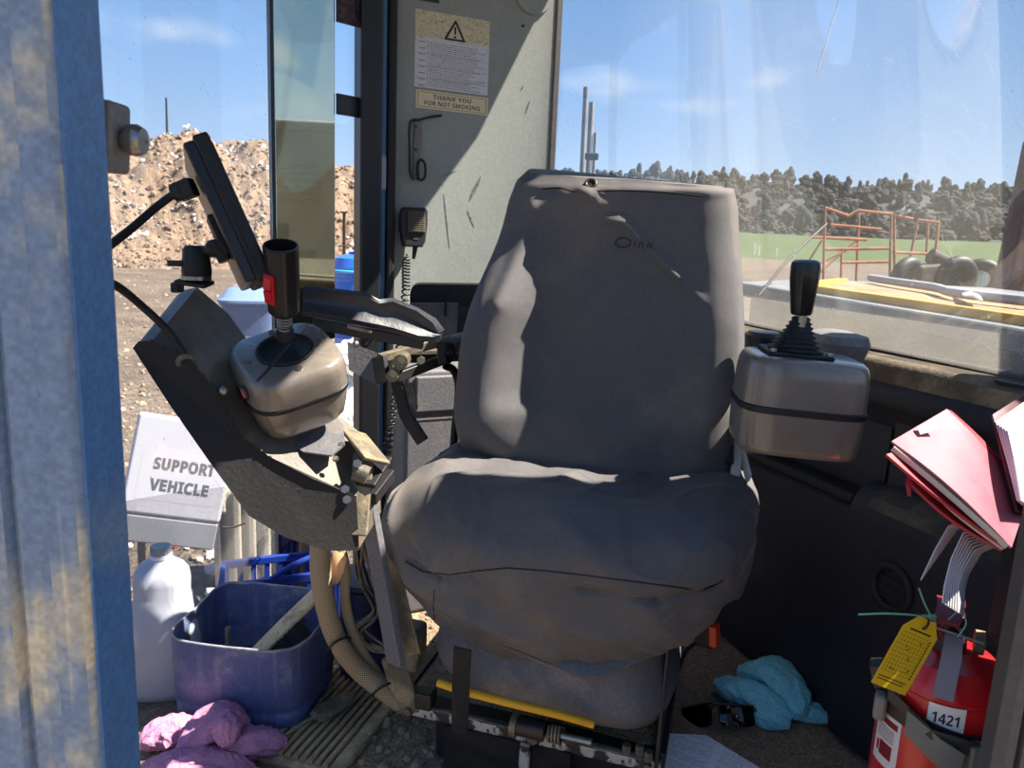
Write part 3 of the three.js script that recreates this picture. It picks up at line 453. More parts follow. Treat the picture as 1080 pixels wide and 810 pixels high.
  mk('buckle_strap', tube([S(738, 675, 1.25), S(725, 685, 1.27), S(716, 705, 1.30), S(708, 718, 1.34)], 0.004, 20, 6), M.rubberBlack, seat);
}

// ================================================================ LEFT JOYSTICK CONSOLE
{
  const p0 = at(300, 520, 1.10), P = (px, py, d) => at(px, py, d).sub(p0);
  const con = thing('joystick_console', 'black steel console with a joystick on the seat arm beside the left window', 'console', p0);
  // near outline of the folded body, then the far outline; lofted between
  const near = [[141, 368, 1.0], [147, 361, 1.0], [160, 360, 1.0], [200, 378, 1.01], [222, 405, 1.015], [240, 432, 1.02], [256, 462, 1.03], [285, 482, 1.045], [330, 505, 1.065], [375, 523, 1.09], [378, 580, 1.10], [345, 580, 1.08], [300, 566, 1.06], [262, 543, 1.04], [222, 488, 1.02], [180, 428, 1.005]];
  const far = [[186, 312, 1.13], [193, 306, 1.13], [208, 303, 1.13], [240, 330, 1.14], [262, 360, 1.14], [285, 388, 1.15], [306, 414, 1.16], [330, 428, 1.17], [360, 440, 1.18], [396, 470, 1.19], [402, 540, 1.19], [372, 545, 1.18], [338, 525, 1.18], [305, 500, 1.17], [268, 440, 1.15], [222, 375, 1.13]];
  const A = near.map((q) => P(...q)), B = far.map((q) => P(...q));
  mk('folded_body', loft([A, A.map((p, i) => p.clone().lerp(B[i], 0.03)), A.map((p, i) => p.clone().lerp(B[i], 0.5)), B].reverse(), true, true, 0.5), M.dustShell, con);
  const view = P(262, 470, 1.0).add(p0).sub(EYE).normalize();
  const An = A.map((p) => p.clone().addScaledVector(view, -0.004)), grow = An.map((p) => p.clone());
  mk('side_plate', loft([grow, grow.map((p) => p.clone().addScaledVector(view, -0.005))], true, true, 0.4), M.plateBlack, con);
  for (let i = 0; i < 16; i++) { const t = i / 15, k = Math.min(6.999, 2 + t * 5), a = Math.floor(k), q = An[a].clone().lerp(An[a + 1], k - a).addScaledVector(view, -0.004); mk('edge_stitch', new THREE.SphereGeometry(0.0022, 6, 5), M.black, con, q); }
  // flat inlay plate on the lower part
  const inlay = [[283, 440], [300, 432], [345, 434], [362, 448], [364, 470], [350, 482], [320, 478], [296, 462]].map(([x, y]) => { const t = cl((482 - y) / 50), d = mix(1.075, 1.165, t); return P(x, y, d - 0.004); });
  mk('inlay_plate', loft([inlay, inlay.map((p) => p.clone().add(V(0, 0.003, 0.002)))], true, true, 0.4), M.rubber, con);
  for (const [x, y, d] of [[301, 459, 1.10], [360, 469, 1.10], [354, 484, 1.085]]) mk('screw', bolt(0.0045, 0.004), M.steel, con, P(x, y, d - 0.01), [0.5, 0, 0]);
  mk('screw', new THREE.SphereGeometry(0.0065, 12, 8), M.steel, con, P(236, 412, 1.012));
  // end bracket to the seat arm
  mk('end_bracket', [beam(P(384, 478, 1.12), P(376, 565, 1.09), 0.010, 0.03, V(1, 0, 0)), beam(P(372, 455, 1.15), P(398, 487, 1.10), 0.006, 0.05, V(0, 0, 1))], M.dustMetal, con);
  mk('pivot_pin', cyl(0.013, 0.013, 0.02).rotateZ(1.2), M.dustMetal, con, P(381, 499, 1.09));
  mk('bracket_fork', [beam(P(385, 512, 1.10), P(404, 482, 1.16), 0.008, 0.03, V(1, 0, 0)), beam(P(390, 526, 1.12), P(410, 500, 1.18), 0.02, 0.02, V(1, 0, 0))], M.black, con);
  for (const [x, y] of [[364, 516], [366, 527], [377, 489]]) mk('bolt', bolt(0.006, 0.006).rotateX(1.2), M.steel, con, P(x, y, 1.075));
  mk('stray_wire', tube([P(258, 552, 1.03), P(245, 556, 1.0), P(234, 556, 0.99)], 0.0012, 16, 5), M.rubberBlack, con);
  // joystick housing: rounded box with a seam band
  const hp = P(307, 402, 1.085), H = new THREE.Group(); H.name = 'joystick_housing'; con.add(H); H.position.copy(hp); H.rotation.set(0.44, 0.62, 0.02, 'XYZ');
  const hr = (y, s, e = 0.52) => ring(y, 0.070 * s, 0.070 * s, e, 64);
  mk('lower_shell', loft([hr(-0.052, 0.72), hr(-0.050, 0.80), hr(-0.042, 0.88), hr(-0.02, 0.95), hr(0.003, 0.98)], true, true, 0.5), M.pod, H);
  mk('seam_band', loft([hr(0.002, 1.0), hr(0.0035, 1.02), hr(0.0085, 1.02), hr(0.010, 1.0)], true, true, 0.8), M.rubberBlack, H);
  mk('upper_shell', loft([hr(0.009, 1.0), hr(0.030, 1.0), hr(0.040, 0.985), hr(0.047, 0.95), hr(0.051, 0.89), hr(0.0525, 0.80)], true, true, 0.7), M.pod, H);
  mk('boot_ring', mv(new THREE.TorusGeometry(0.036, 0.0035, 10, 48), 0, 0.054, 0, Math.PI / 2), M.rubberBlack, H);
  mk('boot_bowl', lathe([[0.001, 0.0530], [0.022, 0.0535], [0.035, 0.0548]]), M.plastic, H);
  for (const [x, z] of [[0.052, 0], [-0.052, 0], [0, 0.052], [0, -0.052]]) mk('screw', mv(cyl(0.0045, 0.0045, 0.003, 16), x, 0.0535, z), M.steel, H);
  mk('push_button', mv(cyl(0.007, 0.007, 0.012, 20).rotateZ(Math.PI / 2), -0.068, 0.028, 0.030), plain(0xc85a62, 0.5), H).userData.label = 'faded red push button';
  mk('button_collar', mv(new THREE.TorusGeometry(0.009, 0.002, 8, 24).rotateY(Math.PI / 2), -0.0705, 0.028, 0.030), M.steelDark, H);
  // joystick
  const jb = P(301, 358, 1.055), jt = P(296, 258, 0.985), J = new THREE.Group(); J.name = 'joystick'; con.add(J); J.position.copy(jb); J.quaternion.setFromUnitVectors(V(0, 1, 0), jt.clone().sub(jb).normalize());
  const len = jt.distanceTo(jb);
  mk('boot', loft(Array.from({ length: 13 }, (_, i) => ring(i * 0.0030, mix(0.015, 0.0075, i / 12) * (i % 2 ? 1 : 0.8), mix(0.015, 0.0075, i / 12) * (i % 2 ? 1 : 0.8), 1, 24)), true, true, 0), M.rubberBlack, J);
  mk('wire_wrap', tube(Array.from({ length: 50 }, (_, i) => V(0.0088 * Math.cos(i * 0.9), 0.016 + i * 0.0006, 0.0088 * Math.sin(i * 0.9))), 0.0019, 120, 5), M.steel, J);
  mk('grip', lathe([[0.001, 0.040], [0.017, 0.040], [0.0205, 0.044], [0.0215, 0.06], [0.0225, len - 0.012], [0.0228, len - 0.002], [0.0215, len], [0.0198, len - 0.001], [0.019, len - 0.03], [0.001, len - 0.032]], 40), plain(0x151516, 0.38), J);
  const sw = mk('rocker_switch', box(0.016, 0.042, 0.008, 0.002), plain(0xb00f1c, 0.35), J, V(-0.0105, len * 0.60, 0.0195), [0, -0.42, 0]); sw.userData.label = 'red rocker switch';
  mk('rocker', [mv(box(0.0115, 0.017, 0.005, 0.001), 0, 0.009, 0.004, -0.14), mv(box(0.0115, 0.017, 0.005, 0.001), 0, -0.009, 0.004, 0.14)], plain(0xc41a28, 0.3), sw);
  mk('switch_frame', box(0.020, 0.046, 0.004, 0.001), M.plastic, sw, V(0, 0, -0.003));
  mk('cable_tie', tube([P(306, 362, 1.02), P(294, 376, 0.995), P(281, 392, 0.985), P(271, 402, 0.985)], 0.0019, 20, 5), M.rubberBlack, con);
}
// ---- tablet display on its arm, seen edge on
{
  const p0 = at(213, 300, 1.03), P = (px, py, d) => at(px, py, d).sub(p0);
  const t = thing('display_tablet', 'black tablet display seen edge on, clamped above the console on a ball mount', 'display', p0);
  const c = P(237, 226, 1.0), slabG = new THREE.Group(); slabG.name = 'tablet'; t.add(slabG); slabG.position.copy(c); slabG.rotation.set(0.0, 0.42, 0.418, 'ZYX');
  mk('front_shell', box(0.020, 0.196, 0.14, 0.004), M.plasticMatt, slabG, V(0.010, 0, -0.04));
  mk('back_shell', [mv(box(0.016, 0.186, 0.136, 0.004), -0.006, 0, -0.04), mv(box(0.016, 0.075, 0.12, 0.004), -0.004, -0.045, -0.04)], M.plastic, slabG);
  mk('screen', box(0.002, 0.17, 0.12, 0.0005), plain(0x050607, 0.08), slabG, V(0.0205, 0, -0.04));
  mk('edge_groove', box(0.0015, 0.07, 0.002, 0.0005), M.rubberBlack, slabG, V(0.006, -0.045, 0.0305));
  mk('mount_plate', box(0.008, 0.055, 0.045, 0.002), M.rubberBlack, slabG, V(-0.017, -0.02, -0.03));
  mk('mount_block', box(0.016, 0.03, 0.035, 0.004), M.rubberBlack, slabG, V(-0.022, -0.038, -0.03));
  mk('mount_ball', new THREE.SphereGeometry(0.012, 20, 14), M.rubberBlack, t, P(226, 262, 1.02));
  mk('mount_stem', bar(P(226, 262, 1.02), P(207, 266, 1.03), 0.006), M.rubberBlack, t);
  mk('base_knuckle', loft([ring(-0.020, 0.0185, 0.0185, 0.9, 32), ring(-0.014, 0.019, 0.019, 0.9, 32), ring(0.014, 0.0165, 0.0165, 0.9, 32), ring(0.020, 0.013, 0.013, 0.9, 32)].map((r) => r.map((p) => p.add(P(207, 275, 1.035)))), true, true, 0.7), M.rubberBlack, t);
  mk('thumb_screw', loft([ring(0, 0.012, 0.004, 0.8, 20), ring(0.008, 0.012, 0.004, 0.8, 20)].map((r) => r.map((p) => p.add(P(186, 281, 1.025)))), true, true, 0.6), M.rubberBlack, t);
  mk('clamp_ring', mv(cyl(0.0195, 0.0195, 0.005), ...P(207, 293, 1.035).toArray()), M.steel, t);
  mk('base_plate', [mv(box(0.042, 0.006, 0.035, 0.002), ...P(205, 298, 1.04).toArray(), 0.1, 0, -0.1), mv(box(0.012, 0.014, 0.02, 0.003), ...P(187, 303, 1.045).toArray())], M.plasticMatt, t);
  mk('connector', [mv(box(0.024, 0.024, 0.022, 0.003), ...P(196, 200, 0.995).toArray(), 0, 0, 0.4), mv(cyl(0.012, 0.012, 0.012).rotateZ(Math.PI / 2), ...P(188, 202, 0.995).toArray(), 0, 0, 0.4)], M.rubberBlack, t);
}
tag(mk('display_cable', tube([at(186, 203, 0.995), at(168, 216, 0.985), at(140, 240, 0.95), at(112, 262, 0.90), at(85, 285, 0.86), at(98, 293, 0.87), at(120, 300, 0.90), at(150, 323, 0.955), at(178, 350, 0.99), at(193, 372, 1.0), at(200, 385, 1.02)], 0.0052, 120, 10), M.rubberBlack), 'black cable looping from the tablet display to the console', 'cable');
{
  const g = mk('cable_grommet', mv(new THREE.TorusGeometry(0.009, 0.004, 10, 24), 0, 0, 0, 0.6, 0.5, 0), M.dustMetal, scene, at(196, 381, 1.005)); tag(g, 'dusty rubber grommet where the cable enters the console', 'grommet');
}

// ================================================================ RIGHT JOYSTICK POD
{
  const p0 = at(839, 478, 1.09), P = (px, py, d) => at(px, py, d).sub(p0);
  const t = thing('joystick_pod', 'glossy grey joystick pod with rubber gaiter right of the backrest', 'joystick', p0);
  const H = new THREE.Group(); H.name = 'pod_housing'; t.add(H); H.position.copy(P(839, 427, 1.09)); H.rotation.set(0.0, -0.12, -0.035);
  const hr = (y, s, e = 0.46) => ring(y, 0.0845 * s, 0.072 * s, e, 72);
  mk('lower_shell', loft([hr(-0.062, 0.80), hr(-0.0605, 0.90), hr(-0.055, 0.955), hr(-0.045, 0.975), hr(-0.002, 1.0)], true, true, 0.6), M.pod, H);
  mk('seam_band', loft([hr(-0.003, 1.0), hr(-0.001, 1.022), hr(0.005, 1.022), hr(0.007, 1.0)], true, true, 0.8), M.rubberBlack, H);
  mk('upper_shell', loft([hr(0.006, 1.0), hr(0.045, 0.98), hr(0.058, 0.965), hr(0.066, 0.93), hr(0.0705, 0.87), hr(0.072, 0.78)], true, true, 0.7), M.pod, H);
  mk('gaiter_plate', mv(box(0.088, 0.006, 0.085, 0.003), -0.012, 0.0745, 0.0), M.rubberBlack, H);
  for (const x of [-0.048, 0.026]) mk('screw', mv(cyl(0.0045, 0.0045, 0.004, 16), x, 0.079, 0.034), M.steel, H);
  const rg = []; for (let i = 0; i <= 16; i++) { const u = i / 16, s = mix(0.037, 0.011, Math.pow(u, 0.75)) * (i % 2 ? 1.06 : 0.84); rg.push(ring(0.077 + u * 0.048, s, s, mix(0.5, 0.9, u), 40, -0.012 + u * 0.002, 0)); }
  mk('gaiter', loft(rg, true, true, 0), M.rubberBlack, H);
  mk('stick_shaft', mv(cyl(0.006, 0.006, 0.07), -0.011, 0.125, 0.010, 0, 0, 0.04), M.steel, H);
  mk('grip', lathe([[0.001, 0], [0.0125, 0], [0.0145, 0.003], [0.0175, 0.03], [0.0195, 0.05], [0.0195, 0.066], [0.018, 0.072], [0.014, 0.0745], [0.001, 0.075]], 12), plain(0x131315, 0.28), H, V(-0.013, 0.128, 0.008), [0.02, 0.2, 0.06]);
  // armrest hardware behind the pod
  mk('arm_boss', loft([ring(-0.02, 0.028, 0.05, 0.7, 40), ring(0.018, 0.040, 0.060, 0.7, 40), ring(0.030, 0.036, 0.055, 0.7, 40), ring(0.034, 0.02, 0.04, 0.7, 40)].map((r) => r.map((p) => p.add(P(882, 372, 1.22)))), true, true, 0.6), M.greyTrim, t);
  mk('arm_boss', loft([ring(-0.03, 0.024, 0.03, 0.7, 32), ring(0.012, 0.028, 0.034, 0.7, 32), ring(0.018, 0.022, 0.026, 0.7, 32)].map((r) => r.map((p) => p.add(P(806, 362, 1.20)))), true, true, 0.6), M.black, t);
  mk('support_arm', beam(P(815, 430, 1.14), P(790, 470, 1.30), 0.03, 0.03), M.black, t);
}

// ================================================================ BEHIND THE CONSOLE: armrest bar, hinge, belts, radio
{
  const p0 = at(440, 350, 1.35), P = (px, py, d) => at(px, py, d).sub(p0);
  const t = thing('armrest_bar', 'dusty grey folded armrest bar behind the console joystick', 'armrest', p0);
  const up = [[320, 304, 1.20], [350, 306, 1.21], [385, 310, 1.22], [400, 318, 1.23], [414, 316, 1.235], [440, 326, 1.25], [458, 338, 1.26], [466, 350, 1.265]], lo = [[318, 330, 1.20], [350, 335, 1.21], [385, 342, 1.22], [400, 345, 1.23], [414, 348, 1.235], [440, 356, 1.25], [456, 358, 1.26], [464, 357, 1.265]];
  const rows = [0, 0.33, 0.66, 1].map((k) => up.map((q, i) => P(mix(q[0], lo[i][0], k), mix(q[1], lo[i][1], k), q[2] + 0.012 * Math.sin(k * Math.PI))));
  mk('bar_face', sheet(rows, 0.012), M.armrest, t);
  mk('under_bar', beam(P(330, 340, 1.24), P(446, 362, 1.28), 0.03, 0.018), M.black, t);
  mk('dusty_edge', beam(P(366, 344, 1.22), P(392, 350, 1.23), 0.01, 0.006), M.dustMetal, t);
  mk('clip', new THREE.SphereGeometry(0.006, 12, 8), M.steel, t, P(375, 363, 1.215));
}
{
  const p0 = at(420, 400, 1.36), P = (px, py, d) => at(px, py, d).sub(p0);
  const t = thing('armrest_linkage', 'worn steel armrest linkage with bolts beside the backrest', 'linkage', p0);
  mk('back_plate', loft([[[366, 360], [398, 372], [400, 408], [368, 390]].map(([x, y]) => P(x, y, 1.33)), [[366, 360], [398, 372], [400, 408], [368, 390]].map(([x, y]) => P(x, y, 1.34))], true, true, 0.4), M.rubber, t);
  mk('upper_link', beam(P(400, 378, 1.33), P(474, 358, 1.40), 0.014, 0.016), M.dustMetal, t);
  mk('lower_link', beam(P(418, 398, 1.33), P(470, 378, 1.40), 0.012, 0.018), M.steelDark, t);
  mk('end_plate', beam(P(399, 376, 1.325), P(404, 404, 1.325), 0.010, 0.035), M.black, t);
  mk('pivot_boss', cyl(0.013, 0.013, 0.04).rotateX(Math.PI / 2), M.zinc, t, P(424, 380, 1.32));
  mk('pivot_boss', cyl(0.010, 0.010, 0.04).rotateX(Math.PI / 2), M.zinc, t, P(415, 395, 1.32));
  for (const [x, y] of [[444, 380], [424, 379], [415, 394]]) mk('bolt', bolt(0.007, 0.008).rotateX(Math.PI / 2), M.steel, t, P(x, y, 1.30));
  mk('rubber_clamp', [mv(new THREE.TorusGeometry(0.014, 0.007, 10, 24), ...P(472, 372, 1.38).toArray(), 0, 1.1, 0), beam(P(466, 362, 1.37), P(466, 384, 1.37), 0.016, 0.014)], M.rubberBlack, t);
  mk('torque_tube', bar(P(470, 366, 1.41), P(505, 356, 1.50), 0.019), M.greyTrim, t);
  mk('down_bar', [beam(P(418, 402, 1.35), P(428, 440, 1.36), 0.012, 0.02), beam(P(428, 438, 1.36), P(446, 466, 1.36), 0.012, 0.022)], M.black, t);
  mk('dusty_strip', beam(P(430, 404, 1.37), P(436, 432, 1.38), 0.006, 0.018), M.dustMetal, t);
}
tag(mk('harness_hose', tube([at(470, 386, 1.40), at(478, 390, 1.42), at(483, 402, 1.43), at(483, 425, 1.44), at(480, 450, 1.45), at(478, 475, 1.46)], 0.0075, 40, 10), M.rubberBlack), 'black hose curving down beside the backrest', 'hose');
{ // things in the recess behind: grey storage box, small frame
  const p0 = at(455, 450, 1.80), t = thing('storage_box', 'dusty grey plastic box in the recess behind the seat', 'box', V(p0.x, 0, p0.z - 0.02), PTURN);
  const y0 = at(455, 446, 1.80).y, y1 = at(455, 384, 1.80).y;
  mk('box_body', box(0.17, y1 - 0.002, 0.10, 0.012), M.rubber, t, V(0, y1 / 2, 0));
  mk('box_rim', box(0.175, 0.012, 0.104, 0.004), M.greyTrim, t, V(0, y0 + 0.02, 0));
  mk('front_pocket', box(0.135, y1 - y0 - 0.05, 0.012, 0.008), M.rubber, t, V(0.005, (y0 + y1) / 2 + 0.01, 0.052));
  const f = thing('glass_frame', 'grey framed small rear opening under the rear panel', 'frame', onPanel(462, 325).addScaledVector(PN, -0.10), PTURN);
  mk('frame_plate', box(0.17, 0.12, 0.012, 0.01), M.rubber, f, V(0.01, -0.055, 0));
  mk('frame_bar', box(0.006, 0.04, 0.008), M.rubberBlack, f, V(0.055, -0.012, 0.009));
  mk('frame_shelf', box(0.22, 0.012, 0.08, 0.003), M.ledgeDust, f, V(0.01, -0.12, 0.03));
}
// ---- radio microphone on the panel with its coiled cord
{
  const p = onPanel(432, 240, 0), t = thing('radio_microphone', 'black and brown hand microphone hung on the rear panel', 'microphone', p, PTURN);
  mk('hanger', box(0.030, 0.05, 0.018, 0.003), M.rubberBlack, t, V(-0.008, 0, 0.010));
  const body = plate([[-0.026, -0.030], [-0.022, -0.042], [0.018, -0.042], [0.024, -0.030], [0.028, 0.010], [0.028, 0.040], [0.024, 0.044], [-0.024, 0.044], [-0.028, 0.040], [-0.028, 0.010]], 0.026, 0.004);
  mk('mic_body', body, M.black, t, V(0, 0, 0.018));
  const face = mk('speaker_face', box(0.044, 0.052, 0.006, 0.002), mat(dirty([74, 66, 56], [120, 104, 84], { lo: 0.4, hi: 0.7, freq: 6, rep: 8 }), 0.6), t, V(0.003, 0.014, 0.045));
  for (let i = 0; i < 9; i++) mk('grille_slat', box(0.038, 0.0026, 0.004, 0.0006), M.dustMetal, face, V(0, -0.021 + i * 0.0052, 0.004));
  mk('emblem', box(0.012, 0.005, 0.002, 0.0005), M.steel, t, V(0.002, -0.026, 0.0445));
  mk('talk_key', box(0.008, 0.045, 0.016, 0.002), M.plasticMatt, t, V(-0.031, 0.010, 0.030));
  mk('strain_relief', mv(cyl(0.007, 0.004, 0.035), 0.004, -0.058, 0.030, 0, 0, -0.12), M.rubberBlack, t);
  const path = new THREE.CatmullRomCurve3([at(429, 268, 1.87), at(428, 285, 1.86), at(428, 305, 1.85), at(424, 340, 1.80), at(420, 390, 1.72), at(416, 430, 1.68), at(410, 465, 1.64), at(404, 498, 1.58), at(400, 520, 1.55)]);
  const pts = []; const turns = 44, n = turns * 9; for (let i = 0; i <= n; i++) { const s = i / n, c = path.getPoint(s), a = s * turns * 2 * Math.PI, r = ss(0, 0.06, s) * 0.0085; pts.push(V(c.x + r * Math.cos(a), c.y + r * Math.sin(a) * 0.35, c.z + r * Math.sin(a))); }
  tag(mk('coiled_cord', tube(pts, 0.0023, n * 2, 5), M.plastic), 'black coiled cord hanging from the hand microphone', 'cord');
}
{ // hook bracket
  const p = onPanel(437, 158, 0), t = thing('hook_bracket', 'thin black wire hook bracket screwed to the rear panel', 'bracket', p, PTURN);
  const q = (px, py, z) => { const k = onPanel(px, py).sub(p); return V(k.dot(PU), k.y, z); };
  mk('wire_frame', tube([q(465, 122, 0.004), q(452, 124, 0.010), q(440, 127, 0.014), q(432, 128, 0.014), q(430, 135, 0.014), q(430, 160, 0.014), q(431, 184, 0.014), q(434, 190, 0.014)], 0.0028, 60, 8), M.rubberBlack, t);
  mk('strip', beam(q(440, 128, 0.006), q(438, 190, 0.006), 0.018, 0.004, V(0, 0, 1)), M.greyTrim, t);
  mk('hook', new THREE.TubeGeometry(new THREE.CatmullRomCurve3([q(440, 190, 0.012), q(438, 176, 0.016), q(441, 169, 0.018), q(445, 172, 0.018), q(445, 188, 0.018), q(441, 191, 0.016)]), 40, 0.0032, 8), M.rubberBlack, t);
  for (const y of [134, 158]) mk('screw', bolt(0.004, 0.003).rotateX(Math.PI / 2), M.steelDark, t, q(437, y, 0.010));
}
// ---- printed stickers
function canvasTex(w, h, draw) { const c = document.createElement('canvas'); c.width = w; c.height = h; draw(c.getContext('2d'), w, h); const t = new THREE.CanvasTexture(c); t.colorSpace = THREE.SRGBColorSpace; t.anisotropy = 4; return t; }
const flat = (w, h) => keep(new THREE.PlaneGeometry(w, h));
function stickerAt(name, label, px0, py0, px1, py1, paint, cw, ch) {
  const [x0, y0] = panelXY(px0, py0), [x1, y1] = panelXY(px1, py1), w = x1 - x0, h = y0 - y1;
  const m = mk(name, flat(w, h), mat(canvasTex(cw, ch, paint), 0.5), scene, PP.clone().addScaledVector(PU, (x0 + x1) / 2).add(V(0, (y0 + y1) / 2, 0)).addScaledVector(PN, 0.0012)); m.rotation.y = PTURN;
  return tag(m, label, 'sticker');
}
stickerAt('warning_sticker', 'worn white warning sticker with black triangle and tiny text', 438, 9, 514, 101, (c, w, h) => {
  const r = rng(4); c.fillStyle = '#c9c9cc'; c.fillRect(0, 0, w, h); c.fillStyle = '#c8bf9c'; c.fillRect(0, 0, w, h * 0.34);
  for (let i = 0; i < 260; i++) { c.fillStyle = ['rgba(150,120,60,.5)', 'rgba(90,80,60,.45)', 'rgba(220,215,200,.6)'][Math.floor(r() * 3)]; c.fillRect(r() * w, r() * h * 0.36, 3 + r() * 14, 2 + r() * 9); }
  c.strokeStyle = '#17150f'; c.lineWidth = w * 0.03; c.lineJoin = 'round'; c.beginPath(); c.moveTo(w * 0.53, h * 0.08); c.lineTo(w * 0.65, h * 0.32); c.lineTo(w * 0.40, h * 0.32); c.closePath(); c.stroke();
  c.fillStyle = '#17150f'; c.fillRect(w * 0.515, h * 0.15, w * 0.026, h * 0.10); c.beginPath(); c.arc(w * 0.528, h * 0.285, w * 0.018, 0, 7); c.fill();
  c.strokeStyle = '#45434a'; c.lineWidth = 2; c.beginPath(); c.moveTo(w * 0.17, h * 0.38); c.lineTo(w * 0.17, h * 0.98); c.stroke();
  for (let k = 0; k < 22; k++) { const y = h * (0.40 + k * 0.027); let x = w * 0.19; const end = w * (0.72 + 0.25 * r()); while (x < end) { const l = 4 + r() * 22; c.fillStyle = r() < 0.2 ? '#1c1a1c' : '#5a585e'; c.fillRect(x, y, l, 4); x += l + 4; } if (k % 3 === 0) { c.fillStyle = '#4a4850'; c.fillRect(w * 0.05, y, w * 0.09, 5); } if (k % 6 === 5) { c.fillStyle = '#77757a'; c.fillRect(w * 0.02, y + 8, w * 0.96, 2); } }
  for (let i = 0; i < 200; i++) { c.strokeStyle = 'rgba(40,34,30,.5)'; c.lineWidth = 1 + r() * 2; c.beginPath(); const x = r() * w, y = r() * h; c.moveTo(x, y); c.lineTo(x + (r() - 0.5) * 26, y + (r() - 0.5) * 16); c.stroke(); }
}, 512, 600);
stickerAt('no_smoking_sticker', 'cream sticker reading thank you for not smoking', 438.5, 94, 514, 122, (c, w, h) => {
  c.fillStyle = '#d6c9a4'; c.fillRect(0, 0, w, h); c.strokeStyle = '#8a7a58'; c.lineWidth = 5; c.strokeRect(w * 0.03, h * 0.10, w * 0.94, h * 0.80);
  c.fillStyle = '#4a4a48'; c.textAlign = 'center'; c.textBaseline = 'middle'; c.font = 'bold ' + Math.round(h * 0.34) + 'px sans-serif'; c.save(); c.translate(w / 2, h * 0.32); c.scale(0.9, 1); c.fillText('THANK YOU', 0, 0); c.restore(); c.save(); c.translate(w / 2, h * 0.68); c.scale(0.80, 1); c.fillText('FOR NOT SMOKING', 0, 0, w * 1.12); c.restore();
  const r = rng(8); for (let i = 0; i < 70; i++) { c.fillStyle = 'rgba(214,201,164,.8)'; c.fillRect(r() * w, r() * h, 2 + r() * 6, 2 + r() * 4); }
}, 512, 160);
stickerAt('small_dark_sticker', 'small dark torn label above the warning sticker', 440, -6, 463, 4, (c, w, h) => { c.fillStyle = '#2c2e31'; c.fillRect(0, 0, w, h); c.fillStyle = '#14161a'; for (let i = 0; i < 6; i++) c.fillRect(w * 0.1 + i * w * 0.14, h * 0.25, w * 0.1, h * 0.5); }, 128, 64);

// ================================================================ ON THE FLOOR, LEFT
{ // cut-down blue jerrycan used as a bin
  const c = onY(260, 752, 0), yaw = -0.12;
  const t = thing('blue_bin', 'scuffed blue plastic bin cut from a jerrycan, holding a brush', 'bin', V(c.x + 0.006, 0, c.z - 0.045), yaw);
  const blueP = mat(dirty([78, 90, 134], [168, 164, 162], { lo: 0.42, hi: 0.78, amt: 0.65, freq: 6, streak: 0.25, specks: 0.012, speckCol: [190, 186, 184], rep: 2.6, off: 12 }), 0.45, bumpy(0.0004));
  const prof = [[0.0, 0.86], [0.006, 0.93], [0.020, 0.975], [0.040, 0.985], [0.044, 0.965], [0.050, 0.965], [0.054, 0.99], [0.10, 1.0], [0.15, 1.0], [0.172, 1.005]], hw = 0.128, hd = 0.112;
  const wall = (y, s, k) => ring(y, hw * s - k, hd * s - k, 0.42, 80).map((p) => { p.x += (f3(p.x * 6, y * 9, p.z * 6, 2) - 0.5) * 0.014; p.z += (f3(p.z * 6 + 4, y * 9, p.x * 6, 2) - 0.5) * 0.014; if (y > 0.16) p.y += 0.010 * ss(0.0, -0.11, p.z) + (vn(p.x * 40 + 5, p.z * 40) - 0.5) * 0.004; return p; });
  mk('bin_shell', loft([...prof.map(([y, s]) => wall(y, s, 0)), ...prof.slice(1).reverse().map(([y, s]) => wall(y, s, 0.0035))], true, true, 0.9), blueP, t);
  { const rim = wall(0.172, 1.005, 0.0018); mk('worn_rim', new THREE.TubeGeometry(new THREE.CatmullRomCurve3(rim, true), 160, 0.0026, 6, true), mat(dirty([120, 122, 138], [170, 164, 156], { lo: 0.4, hi: 0.6, freq: 8, rep: 6 }), 0.6), t); }
  mk('mould_seam', tube([V(-0.01, 0.168, hd * 1.0), V(-0.012, 0.10, hd * 0.99), V(-0.012, 0.055, hd * 0.99)], 0.0012, 14, 5), blueP, t);
  mk('side_flap', box(0.008, 0.05, 0.03, 0.003), M.dustMetal, t, V(-hw * 0.985, 0.14, 0.02), [0, 0, 0.1]);
}
